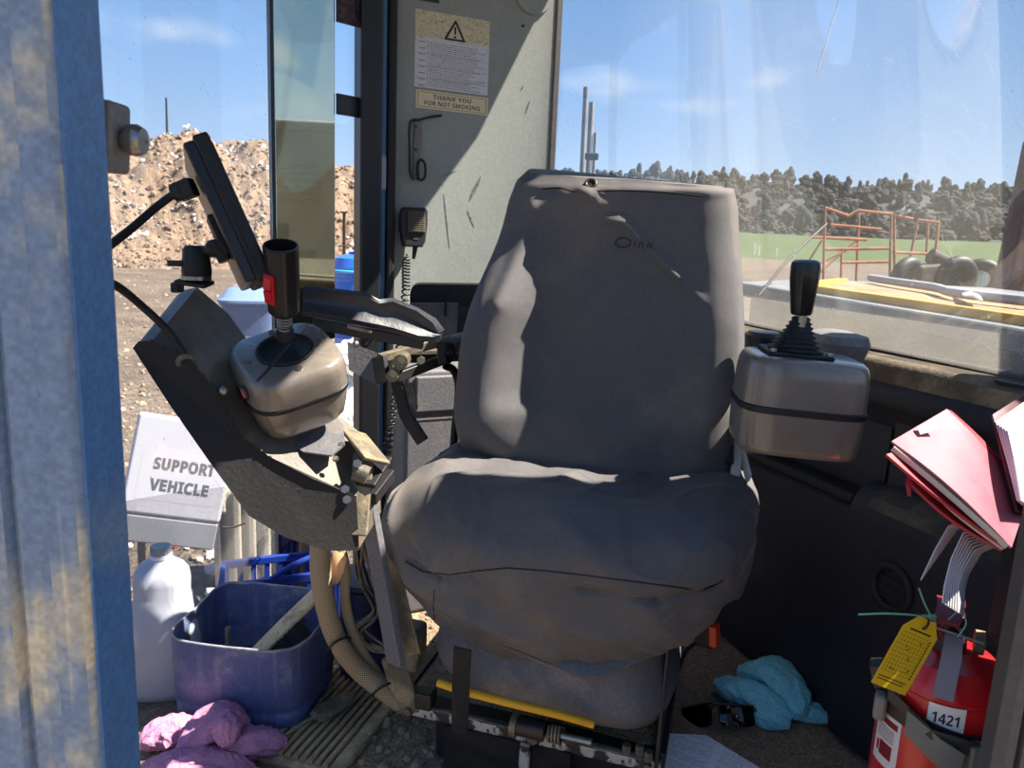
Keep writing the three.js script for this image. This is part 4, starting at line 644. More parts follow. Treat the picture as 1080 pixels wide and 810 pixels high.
{ // wooden brush leaning in the bin
  const a = at(248, 712, 1.40), b = at(354, 606, 1.47), t = thing('hand_brush', 'wooden handled brush with dark bristles leaning in the blue bin', 'brush', a);
  const wood = mat(dirty([218, 184, 136], [150, 114, 78], { lo: 0.45, hi: 0.75, amt: 0.7, freq: 5, rep: 10, streak: 0.3 }), 0.6);
  const d = b.clone().sub(a), n = d.clone().normalize(), side = V(0.6, 0.1, 0.75).normalize(), up = n.clone().cross(side).normalize(), rows = [];
  for (let i = 0; i <= 12; i++) { const s = i / 12, w = mix(0.022, 0.024, s) * (1 - 0.25 * ss(0.5, 1, s)), c = d.clone().multiplyScalar(s); rows.push(Array.from({ length: 16 }, (_, k) => { const q = k / 16 * 2 * Math.PI; return c.clone().addScaledVector(side, w * spow(Math.cos(q), 0.7)).addScaledVector(up, 0.007 * spow(Math.sin(q), 0.7)); })); }
  mk('wooden_back', loft(rows, true, true, 0.6), wood, t);
  const r = rng(3), bris = []; for (let i = 0; i < 420; i++) { const s = 0.15 + 0.45 * r(), p = d.clone().multiplyScalar(s).addScaledVector(side, 0.010 + (r() - 0.5) * 0.02); const e = p.clone().add(V(0.010 + 0.035 * r(), -0.028 + 0.03 * r(), 0.02 + 0.02 * r())); bris.push(new THREE.CylinderGeometry(0.0005, 0.0008, p.distanceTo(e), 3).applyQuaternion(new THREE.Quaternion().setFromUnitVectors(V(0, 1, 0), e.clone().sub(p).normalize())).translate(...p.clone().add(e).multiplyScalar(0.5).toArray())); }
  tag(mk('bristles', bris, plain(0x3a2a22, 0.8), t), null, null, null, 'stuff');
  const s = thing('wood_stick', 'short grey stick standing up inside the blue bin', 'stick', at(239, 690, 1.44)); mk('stick_body', bar(V(0, -0.10, 0), V(0.004, 0.055, 0.0), 0.006, 9, 0.005), M.dustMetal, s);
}
{ // white plastic jug
  const c = onY(168, 738, 0), t = thing('white_jug', 'white plastic jug with screw cap beside the blue bin', 'jug', V(c.x - 0.005, 0, c.z - 0.045), 0.2);
  const pl = plain(0xdfe3ec, 0.42, { transmission: 0.12, thickness: 0 });
  const r = (y, s, e) => ring(y, 0.068 * s, 0.060 * s, e, 56);
  mk('jug_body', loft([r(0, 0.86, 0.5), r(0.006, 0.95, 0.5), r(0.02, 1, 0.5), r(0.11, 1, 0.5), r(0.15, 0.96, 0.55), r(0.18, 0.80, 0.62), r(0.20, 0.72, 0.7), r(0.225, 0.74, 0.7), r(0.245, 0.70, 0.75), r(0.258, 0.56, 0.85), r(0.266, 0.36, 1), r(0.270, 0.30, 1), r(0.280, 0.29, 1)], true, true, 0.8), plain(0xa8acb8, 0.45), t);
  mk('neck_ring', mv(cyl(0.020, 0.020, 0.006), 0, 0.274, 0), plain(0xd8dbe2, 0.4), t);
  const cap = mk('screw_cap', mv(cyl(0.0175, 0.018, 0.014, 32), 0, 0.286, 0), plain(0x8f9499, 0.4), t); cap.userData.label = 'pale grey cap';
  for (let i = 0; i < 20; i++) mk('cap_rib', mv(box(0.002, 0.014, 0.003, 0.0005), 0.0178 * Math.cos(i / 20 * 6.283), 0.286, 0.0178 * Math.sin(i / 20 * 6.283), 0, -i / 20 * 6.283, 0), plain(0x868b90, 0.4), cap);
}
{ // blue slotted crate behind the bin
  const c = at(296, 600, 1.74), t = thing('blue_crate', 'blue slotted plastic crate against the window behind the bin', 'crate', V(c.x, 0, c.z), 0.30), bl = plain(0x1d3c9a, 0.45), h = c.y;
  for (const z of [-0.06, 0.06]) { mk('top_rail', box(0.26, 0.018, 0.012, 0.003), bl, t, V(0, h, z), [0, 0, 0.05]); for (let i = 0; i < 9; i++) mk('slat', box(0.012, h - 0.02, 0.008, 0.002), bl, t, V(-0.12 + i * 0.03, h / 2, z)); }
  for (const x of [-0.125, 0.125]) mk('end_panel', box(0.010, h, 0.13, 0.003), bl, t, V(x, h / 2, 0));
  mk('carry_handle', tube([V(-0.02, h + 0.005, 0.06), V(0.03, h + 0.03, 0.05), V(0.11, h + 0.045, 0.03), V(0.13, h + 0.01, 0.0)], 0.007, 24, 8), bl, t);
  mk('crate_floor', box(0.25, 0.008, 0.12), bl, t, V(0, 0.01, 0));
}
// crumpled cloth: overlapping rolls of folded fabric joined into one piece
function heap(name, label, category, m, pos, yaw, rolls, seed, k = 1) {
  const t = thing(name, label, category, pos, yaw), gs = [];
  rolls.forEach(([pts, r0, r1, flatten = 0.75], q) => {
    const c = new THREE.CatmullRomCurve3(pts.map((p) => V(p[0] * k, (p[1] ?? 0) * k, p[2] * k))), NV = 36, NU = 40, rows = [];
    for (let j = 0; j <= NV; j++) {
      const s = j / NV, p = c.getPoint(s), tn = c.getTangent(s), sd = V(-tn.z, 0, tn.x).normalize(), up = sd.clone().cross(tn).normalize(); if (up.y < 0) up.negate();
      const R = mix(r0, r1, s) * k * Math.pow(Math.max(0.02, Math.sin(Math.PI * cl(s, 0.03, 0.97))), 0.42), row = [];
      for (let i = 0; i < NU; i++) { const a = i / NU * 2 * Math.PI, ca = Math.cos(a), sa = Math.sin(a), X = p.x / k * 30 + seed, Z = p.z / k * 30;
        const rid = 1 - Math.abs(2 * f3(ca * 1.9 + X * 0.55 + q * 7, sa * 1.9 + s * 2, Z * 0.55 + seed, 3) - 1), n = (f3(ca * 1.3 + q * 3 + seed, sa * 1.3, s * 4, 2) - 0.5) * 0.5 + Math.pow(rid, 6) * 0.38 - 0.10;
        const d = p.clone().addScaledVector(sd, R * ca * (1 + n)).addScaledVector(up, R * sa * flatten * (1 + n)); d.y = Math.max(0.002 * k, d.y); row.push(d); }
      rows.push(row);
    }
    gs.push(loft(rows, true, true, 0));
  });
  mk('cloth', gs, m, t); return t;
}
const terry = (a, b) => mat(dirty(a, b, { lo: 0.4, hi: 0.75, amt: 0.6, freq: 5, rep: 5, grain: 0.14 }), 0.95, { ...bumpy(0.0018), sheen: 0.5, sheenRoughness: 0.8 });
heap('pink_rag', 'crumpled dusty pink and mauve rag in front of the blue bin', 'rag', terry([196, 132, 160], [164, 118, 168]), onY(225, 808, 0), 0.1, [[[[-0.13, 0.02, -0.03], [-0.09, 0.03, -0.05], [-0.03, 0.03, -0.05]], 0.028, 0.032], [[[-0.05, 0.035, 0.01], [0.0, 0.055, -0.04], [0.045, 0.04, -0.055]], 0.032, 0.036], [[[0.0, 0.02, 0.01], [0.06, 0.03, -0.02], [0.115, 0.02, -0.03]], 0.03, 0.028], [[[-0.11, 0.015, 0.03], [-0.05, 0.03, 0.04], [0.02, 0.025, 0.03], [0.08, 0.015, 0.04]], 0.03, 0.026], [[[-0.10, 0.02, 0.08], [-0.02, 0.025, 0.075], [0.07, 0.02, 0.07], [0.15, 0.01, 0.05]], 0.034, 0.02], [[[-0.02, 0.05, -0.02], [0.02, 0.07, -0.01], [0.03, 0.05, 0.02]], 0.022, 0.02]], 4.3);
{ // ribbed rubber mat
  const c = onY(352, 765, 0), t = thing('rubber_mat', 'dusty ribbed rubber floor mat right of the blue bin', 'mat', V(c.x - 0.02, 0, c.z), -0.30);
  const mm = mat(dirty([148, 126, 98], [206, 178, 138], { lo: 0.38, hi: 0.7, amt: 0.85, freq: 6, rep: 4 }), 0.9, bumpy(0.001));
  mk('mat_base', box(0.20, 0.010, 0.30, 0.003), mm, t, V(0, 0.005, -0.02));
  for (let i = 0; i < 12; i++) mk('rib', box(0.009, 0.010, 0.27, 0.003), mm, t, V(-0.088 + i * 0.0145, 0.014, -0.02));
  mk('raised_edge', mv(box(0.026, 0.016, 0.30, 0.005), 0.092, 0.008, -0.02), mm, t);
  const k = thing('mud_scraper', 'mud caked wooden scraper lying on the ribbed mat', 'scraper', onY(352, 748, 0.025), -0.65);
  mk('scraper_blade', loft([ring(0, 0.018, 0.045, 0.6, 28), ring(0.008, 0.021, 0.048, 0.6, 28), ring(0.014, 0.016, 0.042, 0.6, 28)], true, true, 0.6), M.dustMetal, k);
  mk('scraper_rod', bar(V(0, 0.008, 0.04), V(0.0, 0.002, 0.13), 0.003, 8), M.dustMetal, k);
}
// braided conduit and loose wires under the console
{
  const tx = tex(128, (u, v) => { const a = Math.sin((u + v) * 2 * Math.PI * 8), b = Math.sin((u - v) * 2 * Math.PI * 8), k = ss(-0.3, 0.6, Math.max(a, b)); return mix3([40, 34, 28], [176, 158, 126], k); }); tx.repeat.set(8, 3);
  const braid = mat(tx, 0.7);
  const h1 = new THREE.TubeGeometry(new THREE.CatmullRomCurve3([at(338, 570, 1.20), at(338, 600, 1.21), at(344, 640, 1.24), at(356, 676, 1.27), at(378, 706, 1.30), at(402, 726, 1.31), at(424, 742, 1.32)]), 80, 0.0165, 16); keep(h1);
  tag(mk('braided_conduit', h1, braid), 'thick braided cable conduit curving from the console to the seat base', 'conduit');
  const h2 = keep(new THREE.TubeGeometry(new THREE.CatmullRomCurve3([at(358, 572, 1.24), at(364, 600, 1.25), at(364, 630, 1.27), at(370, 660, 1.29), at(384, 690, 1.32), at(408, 725, 1.335)]), 60, 0.0085, 12));
  tag(mk('braided_conduit', h2, braid), 'thin braided cable conduit behind the thick one', 'conduit');
  for (const [px, d] of [[358, 1.262], [404, 1.305]]) { const y = px === 358 ? 679 : 727; tag(mk('conduit_tie', mv(new THREE.TorusGeometry(0.019, 0.002, 6, 24), 0, 0, 0, 0, 0.2, 0), M.rubberBlack, scene, at(px, y, d), [0.9, 0.4, 0.3]), 'black cable tie round the thick braided conduit', 'cable tie', 'ties on the braided conduit'); }
  const r = rng(12); for (let i = 0; i < 9; i++) { const o = () => (r() - 0.5) * 16; tag(mk('loose_wire', tube([at(380 + o(), 560, 1.36), at(386 + o(), 610 + o(), 1.40), at(398 + o(), 645 + o(), 1.42), at(378 + o(), 668 + o(), 1.44), at(400 + o(), 684 + o() * 0.5, 1.44), at(420, 690 + o() * 0.5, 1.42)], 0.003, 50, 6), i % 3 ? M.dustMetal : M.rubberBlack), 'dusty loose wire bundled under the console arm', 'wire', 'loose wires under the console'); }
  const q = thing('blue_cable_reel', 'dark blue plastic drum behind the braided conduits', 'drum', V(at(388, 630, 1.55).x, 0, at(388, 630, 1.55).z)); mk('drum_body', lathe([[0.001, 0], [0.06, 0], [0.062, 0.01], [0.055, 0.02], [0.055, 0.20], [0.062, 0.21], [0.062, 0.22], [0.001, 0.222]]), plain(0x14204a, 0.5), q);
  tag(mk('torn_label', sheet([[at(352, 572, 1.235), at(358, 580, 1.235), at(366, 588, 1.235)], [at(350, 590, 1.235), at(356, 600, 1.232), at(362, 604, 1.235)], [at(348, 604, 1.237), at(352, 612, 1.237), at(356, 616, 1.237)]], 0.001), plain(0xc9a07a, 0.7)), 'torn orange and white paper label among the conduits', 'label');
}
{ // clods and grit on the floor
  const r = rng(31), g = new THREE.IcosahedronGeometry(1, 1), p = g.attributes.position; for (let i = 0; i < p.count; i++) { const k = 0.7 + 0.6 * f3(p.getX(i) * 1.7 + 5, p.getY(i) * 1.7, p.getZ(i) * 1.7, 2); p.setXYZ(i, p.getX(i) * k, p.getY(i) * k * 0.6, p.getZ(i) * k); } g.computeVertexNormals();
  const N = 900, im = new THREE.InstancedMesh(g, plain(0xffffff, 0.95), N), m4 = new THREE.Matrix4(), col = new THREE.Color();
  for (let i = 0; i < N; i++) { const px = r() < 0.75 ? 300 + r() * 190 : 690 + r() * 220, py = 640 + r() * 175, q = onY(px, py, 0), s = 0.0015 + Math.pow(r(), 4) * 0.011; m4.compose(V(q.x, s * 0.35, q.z), new THREE.Quaternion().setFromEuler(new THREE.Euler(r() * 0.6, r() * 6, r() * 0.6)), V(s, s, s)); im.setMatrixAt(i, m4); const k = 0.5 + r(); im.setColorAt(i, col.setRGB(0.24 * k, 0.17 * k, 0.11 * k)); }
  im.name = 'floor_grit'; im.castShadow = im.receiveShadow = true; scene.add(im); tag(im, 'loose soil clods and grit on the cab floor', 'grit', null, 'stuff');
}
// ================================================================ ON THE FLOOR, RIGHT
struct('trim_5', slab([[0.36, -1.62], [0.50, -1.66], [0.72, -1.14], [0.80, -0.72], [0.52, -0.66], [0.30, -1.04]], 0.0, 0.008), M.carpet, 'brown dusty floor carpet right of the seat');
heap('teal_cloth', 'crumpled teal towelling cloth on the floor by the dark wall', 'cloth', terry([138, 214, 224], [160, 224, 230]), onY(806, 752, 0.008), 0.0, [[[[-0.085, 0.03, -0.05], [-0.045, 0.035, -0.015], [0.0, 0.03, 0.02], [0.035, 0.02, 0.045]], 0.034, 0.026], [[[-0.035, 0.045, -0.07], [0.015, 0.055, -0.045], [0.05, 0.04, 0.0], [0.05, 0.025, 0.045]], 0.036, 0.032], [[[0.0, 0.05, -0.085], [0.05, 0.055, -0.06], [0.075, 0.03, -0.01]], 0.03, 0.03], [[[0.05, 0.015, 0.01], [0.085, 0.016, 0.015], [0.125, 0.012, 0.03]], 0.026, 0.018], [[[-0.06, 0.012, 0.0], [-0.01, 0.015, 0.03], [0.03, 0.012, 0.055]], 0.026, 0.022]], 7.7);
{ // sunglasses lying on the carpet
  const c = onY(757, 770, 0.008), t = thing('sunglasses', 'black wraparound sunglasses lying on the floor carpet', 'sunglasses', c.add(V(0, 0.004, 0)), -0.42), gl = plain(0x050506, 0.08), fr = plain(0x0b0b0c, 0.3);
  for (const s of [-1, 1]) {
    const rows = []; for (let j = 0; j <= 8; j++) rows.push(Array.from({ length: 13 }, (_, i) => { const u = (i / 12 - 0.5) * 2, v = (j / 8 - 0.5) * 2, x = s * 0.036 + u * 0.030, k = Math.sqrt(Math.max(0, 1 - Math.pow(Math.abs(u), 3))); return V(x, 0.020 + v * 0.019 * (0.55 + 0.45 * k), 0.012 - x * x * 5.5 + 0.004 * (1 - v * v)); }));
    mk('lens', sheet(rows, 0.003), gl, t, null);
    mk('brow_frame', tube(Array.from({ length: 9 }, (_, i) => { const x = s * (0.006 + i * 0.0075); return V(x, 0.041 - i * 0.0006, 0.013 - x * x * 5.5); }), 0.0028, 24, 6), fr, t);
    mk('temple_arm', tube([V(s * 0.066, 0.036, -0.010), V(s * 0.068, 0.030, -0.04), V(s * 0.055, 0.012, -0.09), V(s * 0.035, 0.004, -0.11)], 0.0032, 24, 6), fr, t);
  }
  mk('nose_bridge', tube([V(-0.008, 0.032, 0.014), V(0, 0.037, 0.016), V(0.008, 0.032, 0.014)], 0.003, 12, 6), fr, t);
  t.rotation.x = -0.75;
}
{ // printed sheets
  const pts = [[684, 806], [701, 771], [745, 773], [806, 810], [820, 905], [690, 905]].map(([x, y]) => onY(x, y, 0.045)), c = pts[1].clone().add(pts[3]).multiplyScalar(0.5); c.y = 0;
  const t = thing('paper_sheets', 'stack of white printed paper sheets on the floor before the seat base', 'paper', c);
  const print = tex(512, (u, v) => { const line = (v * 60) % 1 < 0.35 && vn(u * 90, Math.floor(v * 60) * 3.7) > 0.35 && u > 0.06 && (Math.floor(v * 60) % 7 !== 0); const rule = (v * 10) % 1 < 0.012; return line ? [176, 178, 192] : rule ? [140, 144, 168] : [246, 247, 252]; }); print.repeat.set(4.2, 4.2); print.rotation = 0.5;
  const loc = pts.map((p) => [p.x - c.x, p.z - c.z]);
  mk('top_sheet', slab(loc, 0.040, 0.0408), mat(print, 0.8), t);
  const un = loc.map(([x, z], i) => [x * 0.985 - 0.004, z * 0.985 + 0.003]); mk('under_sheets', slab(un, 0.008, 0.0395), plain(0xc9ccd2, 0.8), t);
}

// ================================================================ FIRE EXTINGUISHER, TAG, FOLDERS
{
  const ax = at(990, 740, 0.92), t = thing('fire_extinguisher', 'red fire extinguisher numbered 1421 strapped beside the door post', 'extinguisher', V(ax.x, 0.03, ax.z), -0.46), yv = (py) => at(985, py, 0.90).y - 0.03;
  const yl = (py) => at(990, py, 0.858).y - 0.03;
  const R = 0.064, ys = yv(722), yd = yv(684);
  mk('cylinder', lathe([[0.001, 0], [R - 0.012, 0], [R - 0.002, 0.008], [R, 0.02], [R, ys - 0.004], [R - 0.001, ys], [R + 0.0005, ys + 0.003], [R - 0.004, ys + 0.018], [R * 0.80, ys + 0.034], [R * 0.5, yd - 0.003], [R * 0.30, yd], [0.001, yd + 0.001]], 56), M.red, t);
  mk('neck_collar', mv(cyl(0.018, 0.020, 0.014), 0, yd + 0.006, 0), M.steelDark, t);
  mk('valve_body', [mv(box(0.026, 0.034, 0.03, 0.005), 0, yd + 0.028, 0), mv(cyl(0.011, 0.011, 0.03).rotateX(Math.PI / 2), 0, yd + 0.024, 0.018)], plain(0x5a1c22, 0.45), t);
  mk('pressure_gauge', mv(cyl(0.014, 0.014, 0.01, 24).rotateZ(Math.PI / 2), 0.030, yd + 0.014, 0.0), M.dustMetal, t);
  mk('carry_handle', sheet([[V(-0.008, yd + 0.034, 0.020), V(0.010, yd + 0.034, 0.020)], [V(-0.008, yd + 0.030, 0.034), V(0.010, yd + 0.030, 0.034)], [V(-0.010, yd + 0.010, 0.050), V(0.010, yd + 0.012, 0.052)], [V(-0.014, yd - 0.030, 0.070), V(0.006, yd - 0.030, 0.072)]], 0.003), plain(0x8a7c7e, 0.4), t);
  mk('squeeze_lever', sheet([[V(-0.018, yd + 0.052, -0.016), V(0.012, yd + 0.052, -0.016)], [V(-0.018, yd + 0.054, 0.01), V(0.010, yd + 0.054, 0.01)], [V(-0.022, yd + 0.044, 0.036), V(0.004, yd + 0.044, 0.036)]], 0.004), plain(0x7a1c2a, 0.4), t);
  mk('safety_pin', [bar(V(-0.018, yd + 0.036, 0.036), V(0.030, yd + 0.030, 0.036), 0.0014), mv(new THREE.TorusGeometry(0.010, 0.0012, 6, 24), -0.028, yd + 0.038, 0.036)], M.steel, t);
  // paper labels on the curve of the cylinder
  const curved = (a0, a1, y0, y1, paint, w, h) => { const g = new THREE.CylinderGeometry(R + 0.0008, R + 0.0008, y1 - y0, 24, 1, true, a0, a1 - a0).translate(0, (y0 + y1) / 2, 0); return [keep(g), mat(canvasTex(w, h, paint), 0.5)]; };
  const [ng, nm] = curved(-0.24, 0.34, yl(772), yl(744), (c, w, h) => { c.fillStyle = '#e8e6e4'; c.fillRect(0, 0, w, h); c.fillStyle = '#15151a'; c.font = 'bold ' + Math.round(h * 0.62) + 'px sans-serif'; c.textAlign = 'center'; c.textBaseline = 'middle'; c.fillText('1421', w / 2, h * 0.56); }, 256, 150);
  mk('number_label', ng, nm, t).userData.label = 'white label with black number 1421';
  const [ig, im] = curved(-1.25, -0.62, yl(850), yl(786), (c, w, h) => { c.fillStyle = '#d8d2d2'; c.fillRect(0, 0, w, h); c.fillStyle = '#7a141e'; c.fillRect(w * 0.1, h * 0.08, w * 0.8, h * 0.12); c.fillRect(w * 0.3, h * 0.55, w * 0.5, h * 0.28); c.fillStyle = '#33343a'; for (let i = 0; i < 6; i++) c.fillRect(w * 0.12, h * (0.25 + i * 0.045), w * 0.7, h * 0.015); c.fillStyle = '#a8121a'; c.fillRect(w * 0.15, h * 0.6, w * 0.12, h * 0.2); }, 200, 260);
  mk('instruction_label', ig, im, t);
  const [sg, sm] = curved(-1.15, -0.75, yl(756), yl(730), (c, w, h) => { c.fillStyle = '#c9c6c8'; c.fillRect(0, 0, w, h); c.fillStyle = '#44464e'; for (let i = 0; i < 5; i++) c.fillRect(w * 0.1, h * (0.15 + i * 0.15), w * 0.8, h * 0.06); }, 128, 96);
  mk('inspection_label', sg, sm, t);
}
{ // strap bracket round the extinguisher, fixed to the wall
  const ax = at(990, 740, 0.92), y = at(985, 778, 0.86).y, t = thing('extinguisher_bracket', 'grey steel strap bracket with clasp round the red extinguisher', 'bracket', V(ax.x, y, ax.z), -0.46), R = 0.0665;
  const band = []; for (let i = 0; i <= 40; i++) { const a = -1.9 + i / 40 * 3.6; band.push([V(R * Math.sin(a), 0.012 - 0.012 * Math.sin(a), R * Math.cos(a)), V(R * Math.sin(a), -0.012 - 0.012 * Math.sin(a), R * Math.cos(a))]); }
  mk('strap_band', sheet(band, 0.003), M.steelDark, t);
  mk('clasp_plate', sheet([[V(-0.035, 0.022, 0.068), V(-0.035, -0.006, 0.070)], [V(0.0, 0.006, 0.082), V(0.0, -0.026, 0.084)], [V(0.024, -0.006, 0.078), V(0.020, -0.040, 0.080)]], 0.004), plain(0x6c706c, 0.45), t);
  mk('clasp_lever', sheet([[V(-0.055, 0.034, 0.050), V(-0.056, 0.020, 0.051)], [V(-0.01, 0.012, 0.078), V(-0.01, 0.002, 0.080)], [V(0.045, 0.004, 0.066), V(0.045, -0.012, 0.068)]], 0.004), M.steelDark, t);
  mk('clasp_block', box(0.03, 0.045, 0.018, 0.004), plain(0x646862, 0.5), t, V(0.040, -0.020, 0.062), [0, 0.5, 0]);
  mk('side_block', box(0.014, 0.032, 0.02, 0.005), plain(0x8a8278, 0.6), t, V(-0.062, 0.0, 0.036));
  mk('left_clip', box(0.016, 0.03, 0.024, 0.003), M.steelDark, t, V(-0.068, 0.032, 0.02), [0, 0, 0.3]);
  const w = wallAt(0.86), wp = w.p.clone().addScaledVector(w.n, 0.06).sub(t.position); wp.y = 0; wp.applyAxisAngle(V(0, 1, 0), 0.46);
  mk('mounting_arm', beam(V(0.03, 0, -0.055), wp, 0.03, 0.03), M.steelDark, t);
}
{ // yellow inspection tag, hanging at a slant
  const c = at(957, 690, 0.835), t = thing('inspection_tag', 'yellow inspection tag with printed grid tied to the extinguisher', 'tag', c);
  const w = 0.0465, h = 0.088, s = new THREE.Shape(); s.moveTo(-w / 2, -h / 2); s.lineTo(w / 2, -h / 2); s.lineTo(w / 2, h / 2 - 0.016); s.lineTo(w / 2 - 0.012, h / 2); s.lineTo(-w / 2 + 0.012, h / 2); s.lineTo(-w / 2, h / 2 - 0.016); s.closePath();
  const hole = new THREE.Path(); hole.absarc(0, h / 2 - 0.009, 0.003, 0, 7); s.holes.push(hole);
  const g = new THREE.ExtrudeGeometry(s, { depth: 0.0008, bevelEnabled: false }), p = g.attributes.position, uv = g.attributes.uv; for (let i = 0; i < p.count; i++) uv.setXY(i, p.getX(i) / w + 0.5, p.getY(i) / h + 0.5); keep(g);
  mk('tag_card', g, mat(canvasTex(300, 560, (k, W, H) => {
    k.fillStyle = '#f8c822'; k.fillRect(0, 0, W, H); k.strokeStyle = '#5a4c18'; k.lineWidth = 2; for (let i = 0; i <= 10; i++) { k.beginPath(); k.moveTo(W * 0.06, H * (0.24 + i * 0.055)); k.lineTo(W * 0.80, H * (0.24 + i * 0.055)); k.stroke(); } for (let i = 0; i <= 8; i++) { k.beginPath(); k.moveTo(W * (0.06 + i * 0.0925), H * 0.24); k.lineTo(W * (0.06 + i * 0.0925), H * 0.79); k.stroke(); }
    k.fillStyle = '#3d3518'; k.fillRect(W * 0.2, H * 0.17, W * 0.6, H * 0.022); k.fillRect(W * 0.06, H * 0.86, W * 0.8, H * 0.014); k.fillRect(W * 0.06, H * 0.90, W * 0.75, H * 0.014); for (let i = 0; i < 14; i++) k.fillRect(W * 0.85, H * (0.25 + i * 0.04), W * 0.05, H * 0.025);
    const r = rng(6); k.strokeStyle = '#1d1a12'; k.lineWidth = 5; for (const [x, y] of [[0.35, 0.42], [0.42, 0.44], [0.68, 0.32], [0.55, 0.55], [0.25, 0.72], [0.38, 0.74], [0.55, 0.72], [0.72, 0.70]]) { k.beginPath(); k.moveTo(W * x, H * y); for (let i = 0; i < 3; i++) k.lineTo(W * (x + (r() - 0.4) * 0.1), H * (y + (r() - 0.5) * 0.05)); k.stroke(); }
  }), 0.6), t);
  mk('tie_loop', new THREE.TorusGeometry(0.006, 0.0012, 6, 20), M.steelDark, t, V(0, h / 2 - 0.005, 0.001), [0, 1.2, 0]);
  t.rotation.set(0.0, 0.15, -0.40);
}
tag(mk('green_tie', [tube([at(905, 648, 0.86), at(935, 647, 0.85), at(965, 649, 0.845), at(983, 652, 0.845)], 0.0011, 24, 5), tube([at(969, 620, 0.85), at(975, 636, 0.847), at(983, 652, 0.845)], 0.0011, 14, 5), tube([at(1000, 654, 0.86), at(1012, 645, 0.86), at(1019, 657, 0.86), at(1010, 672, 0.86)], 0.0009, 20, 5), mv(box(0.008, 0.006, 0.004, 0.001), ...at(983, 651, 0.845).toArray())], plain(0x86c4a0, 0.5)), 'pale green plastic seal tie on the extinguisher handle', 'tie');
{ // folders leaning out of the door pocket
  const grid = (q, nu, nv, bend, lift = 0) => { const rows = []; for (let j = 0; j <= nv; j++) { const r = []; for (let i = 0; i <= nu; i++) { const u = i / nu, v = j / nv, a = q[0].clone().lerp(q[1], u), b = q[3].clone().lerp(q[2], u), p = a.lerp(b, v); p.y += bend * Math.sin(Math.PI * v) + lift; r.push(p); } rows.push(r); } return rows; };
  const p0 = at(1010, 510, 0.86), P = (px, py, d) => at(px, py, d).sub(p0);
  const t = thing('red_folder', 'red document folder with painted cover glare fanned open above the extinguisher', 'folder', p0);
  const redM = plain(0xb01828, 0.45), pink = mat(dirty([164, 92, 102], [152, 70, 84], { lo: 0.4, hi: 0.7, amt: 0.7, freq: 4, rep: 6, grain: 0.03 }), 0.3, { clearcoat: 0.4, clearcoatRoughness: 0.25 }), paper = plain(0xd8c8b4, 0.8), white = plain(0xdcd6d8, 0.8);  // pink top cover colour holds the glare of its plastic sleeve
  mk('front_cover', sheet(grid([P(940, 466, 0.83), P(998, 432, 0.90), P(1082, 530, 0.84), P(1066, 578, 0.76)], 12, 14, 0.006), 0.0022), pink, t);
  mk('cover_edge', sheet(grid([P(997, 432, 0.901), P(1003, 434, 0.906), P(1090, 530, 0.846), P(1084, 530, 0.841)], 3, 14, 0.006), 0.0022), redM, t);
  mk('label_holder', sheet(grid([P(966, 453, 0.852), P(985, 448, 0.858), P(988, 456, 0.85), P(970, 461, 0.845)], 3, 3, 0.001, 0.003), 0.001), plain(0xd0b4bc, 0.3), t);
  mk('page_block', sheet(grid([P(941, 473, 0.828), P(994, 452, 0.89), P(1078, 540, 0.845), P(1062, 577, 0.762)], 10, 12, 0.002), 0.006), paper, t);
  mk('middle_cover', sheet(grid([P(934, 480, 0.822), P(990, 462, 0.88), P(1076, 550, 0.85), P(1060, 578, 0.764)], 10, 12, -0.003), 0.003), redM, t);
  mk('page_block', sheet(grid([P(960, 496, 0.826), P(1000, 485, 0.87), P(1074, 556, 0.85), P(1058, 579, 0.766)], 10, 12, -0.005), 0.003), paper, t);
  mk('back_cover', sheet(grid([P(957, 508, 0.824), P(1000, 498, 0.87), P(1072, 562, 0.85), P(1056, 580, 0.768)], 10, 12, -0.007), 0.003), redM, t);
  mk('cover_fold', sheet([[P(957, 500, 0.826), P(955, 510, 0.824), P(957, 523, 0.822)], [P(962, 503, 0.824), P(960, 514, 0.822), P(961, 524, 0.820)]], 0.002), redM, t);
  const u = thing('loose_pages', 'loose white pages curling down below the red folder', 'pages', at(1015, 600, 0.85)), b0 = u.position.clone(), Q = (px, py, d) => at(px, py, d).sub(b0);
  for (let k = 0; k < 7; k++) { const a = [[1040 + k, 560 + k * 2], [1016 + k * 2, 562 + k * 3], [1003 + k * 2, 590 + k * 2], [996 + k * 2.4, 618], [994 + k * 2.6, 636 + k * 1.6]]; mk('page', sheet(a.map(([x, y], i) => [Q(x, y, 0.80 + k * 0.003), Q(x + 7, y + 3, 0.84 + k * 0.003)]), 0.0012, 1.2), white, u); }
  mk('page', sheet([[[1036, 562], [1048, 548]], [[1000, 555], [1020, 546]], [[986, 580], [1004, 566]], [[971, 612], [972, 611]]].map((r) => r.map(([x, y], i) => Q(x, y, 0.81 + i * 0.04))), 0.001, 1.2), white, u);
  const w = thing('maroon_folder', 'maroon folder of white papers at the edge of the door post', 'folder', at(1065, 470, 0.88)), c0 = w.position.clone(), R2 = (px, py, d) => at(px, py, d).sub(c0);
  mk('cover', sheet(grid([R2(1046, 438, 0.90), R2(1092, 408, 0.96), R2(1110, 560, 0.86), R2(1072, 540, 0.80)], 8, 10, 0.0), 0.003), plain(0x4a1420, 0.4), w);
  for (let k = 0; k < 5; k++) mk('paper', sheet(grid([R2(1050 + k * 3, 445 + k * 2, 0.888 - k * 0.006), R2(1094, 414 + k * 3, 0.95 - k * 0.006), R2(1110, 560, 0.85 - k * 0.004), R2(1073 + k, 528, 0.795 - k * 0.004)], 6, 10, 0.002), 0.0015), k % 2 ? plain(0xcfd4e4, 0.7) : plain(0xe2d8d2, 0.7), w);
}
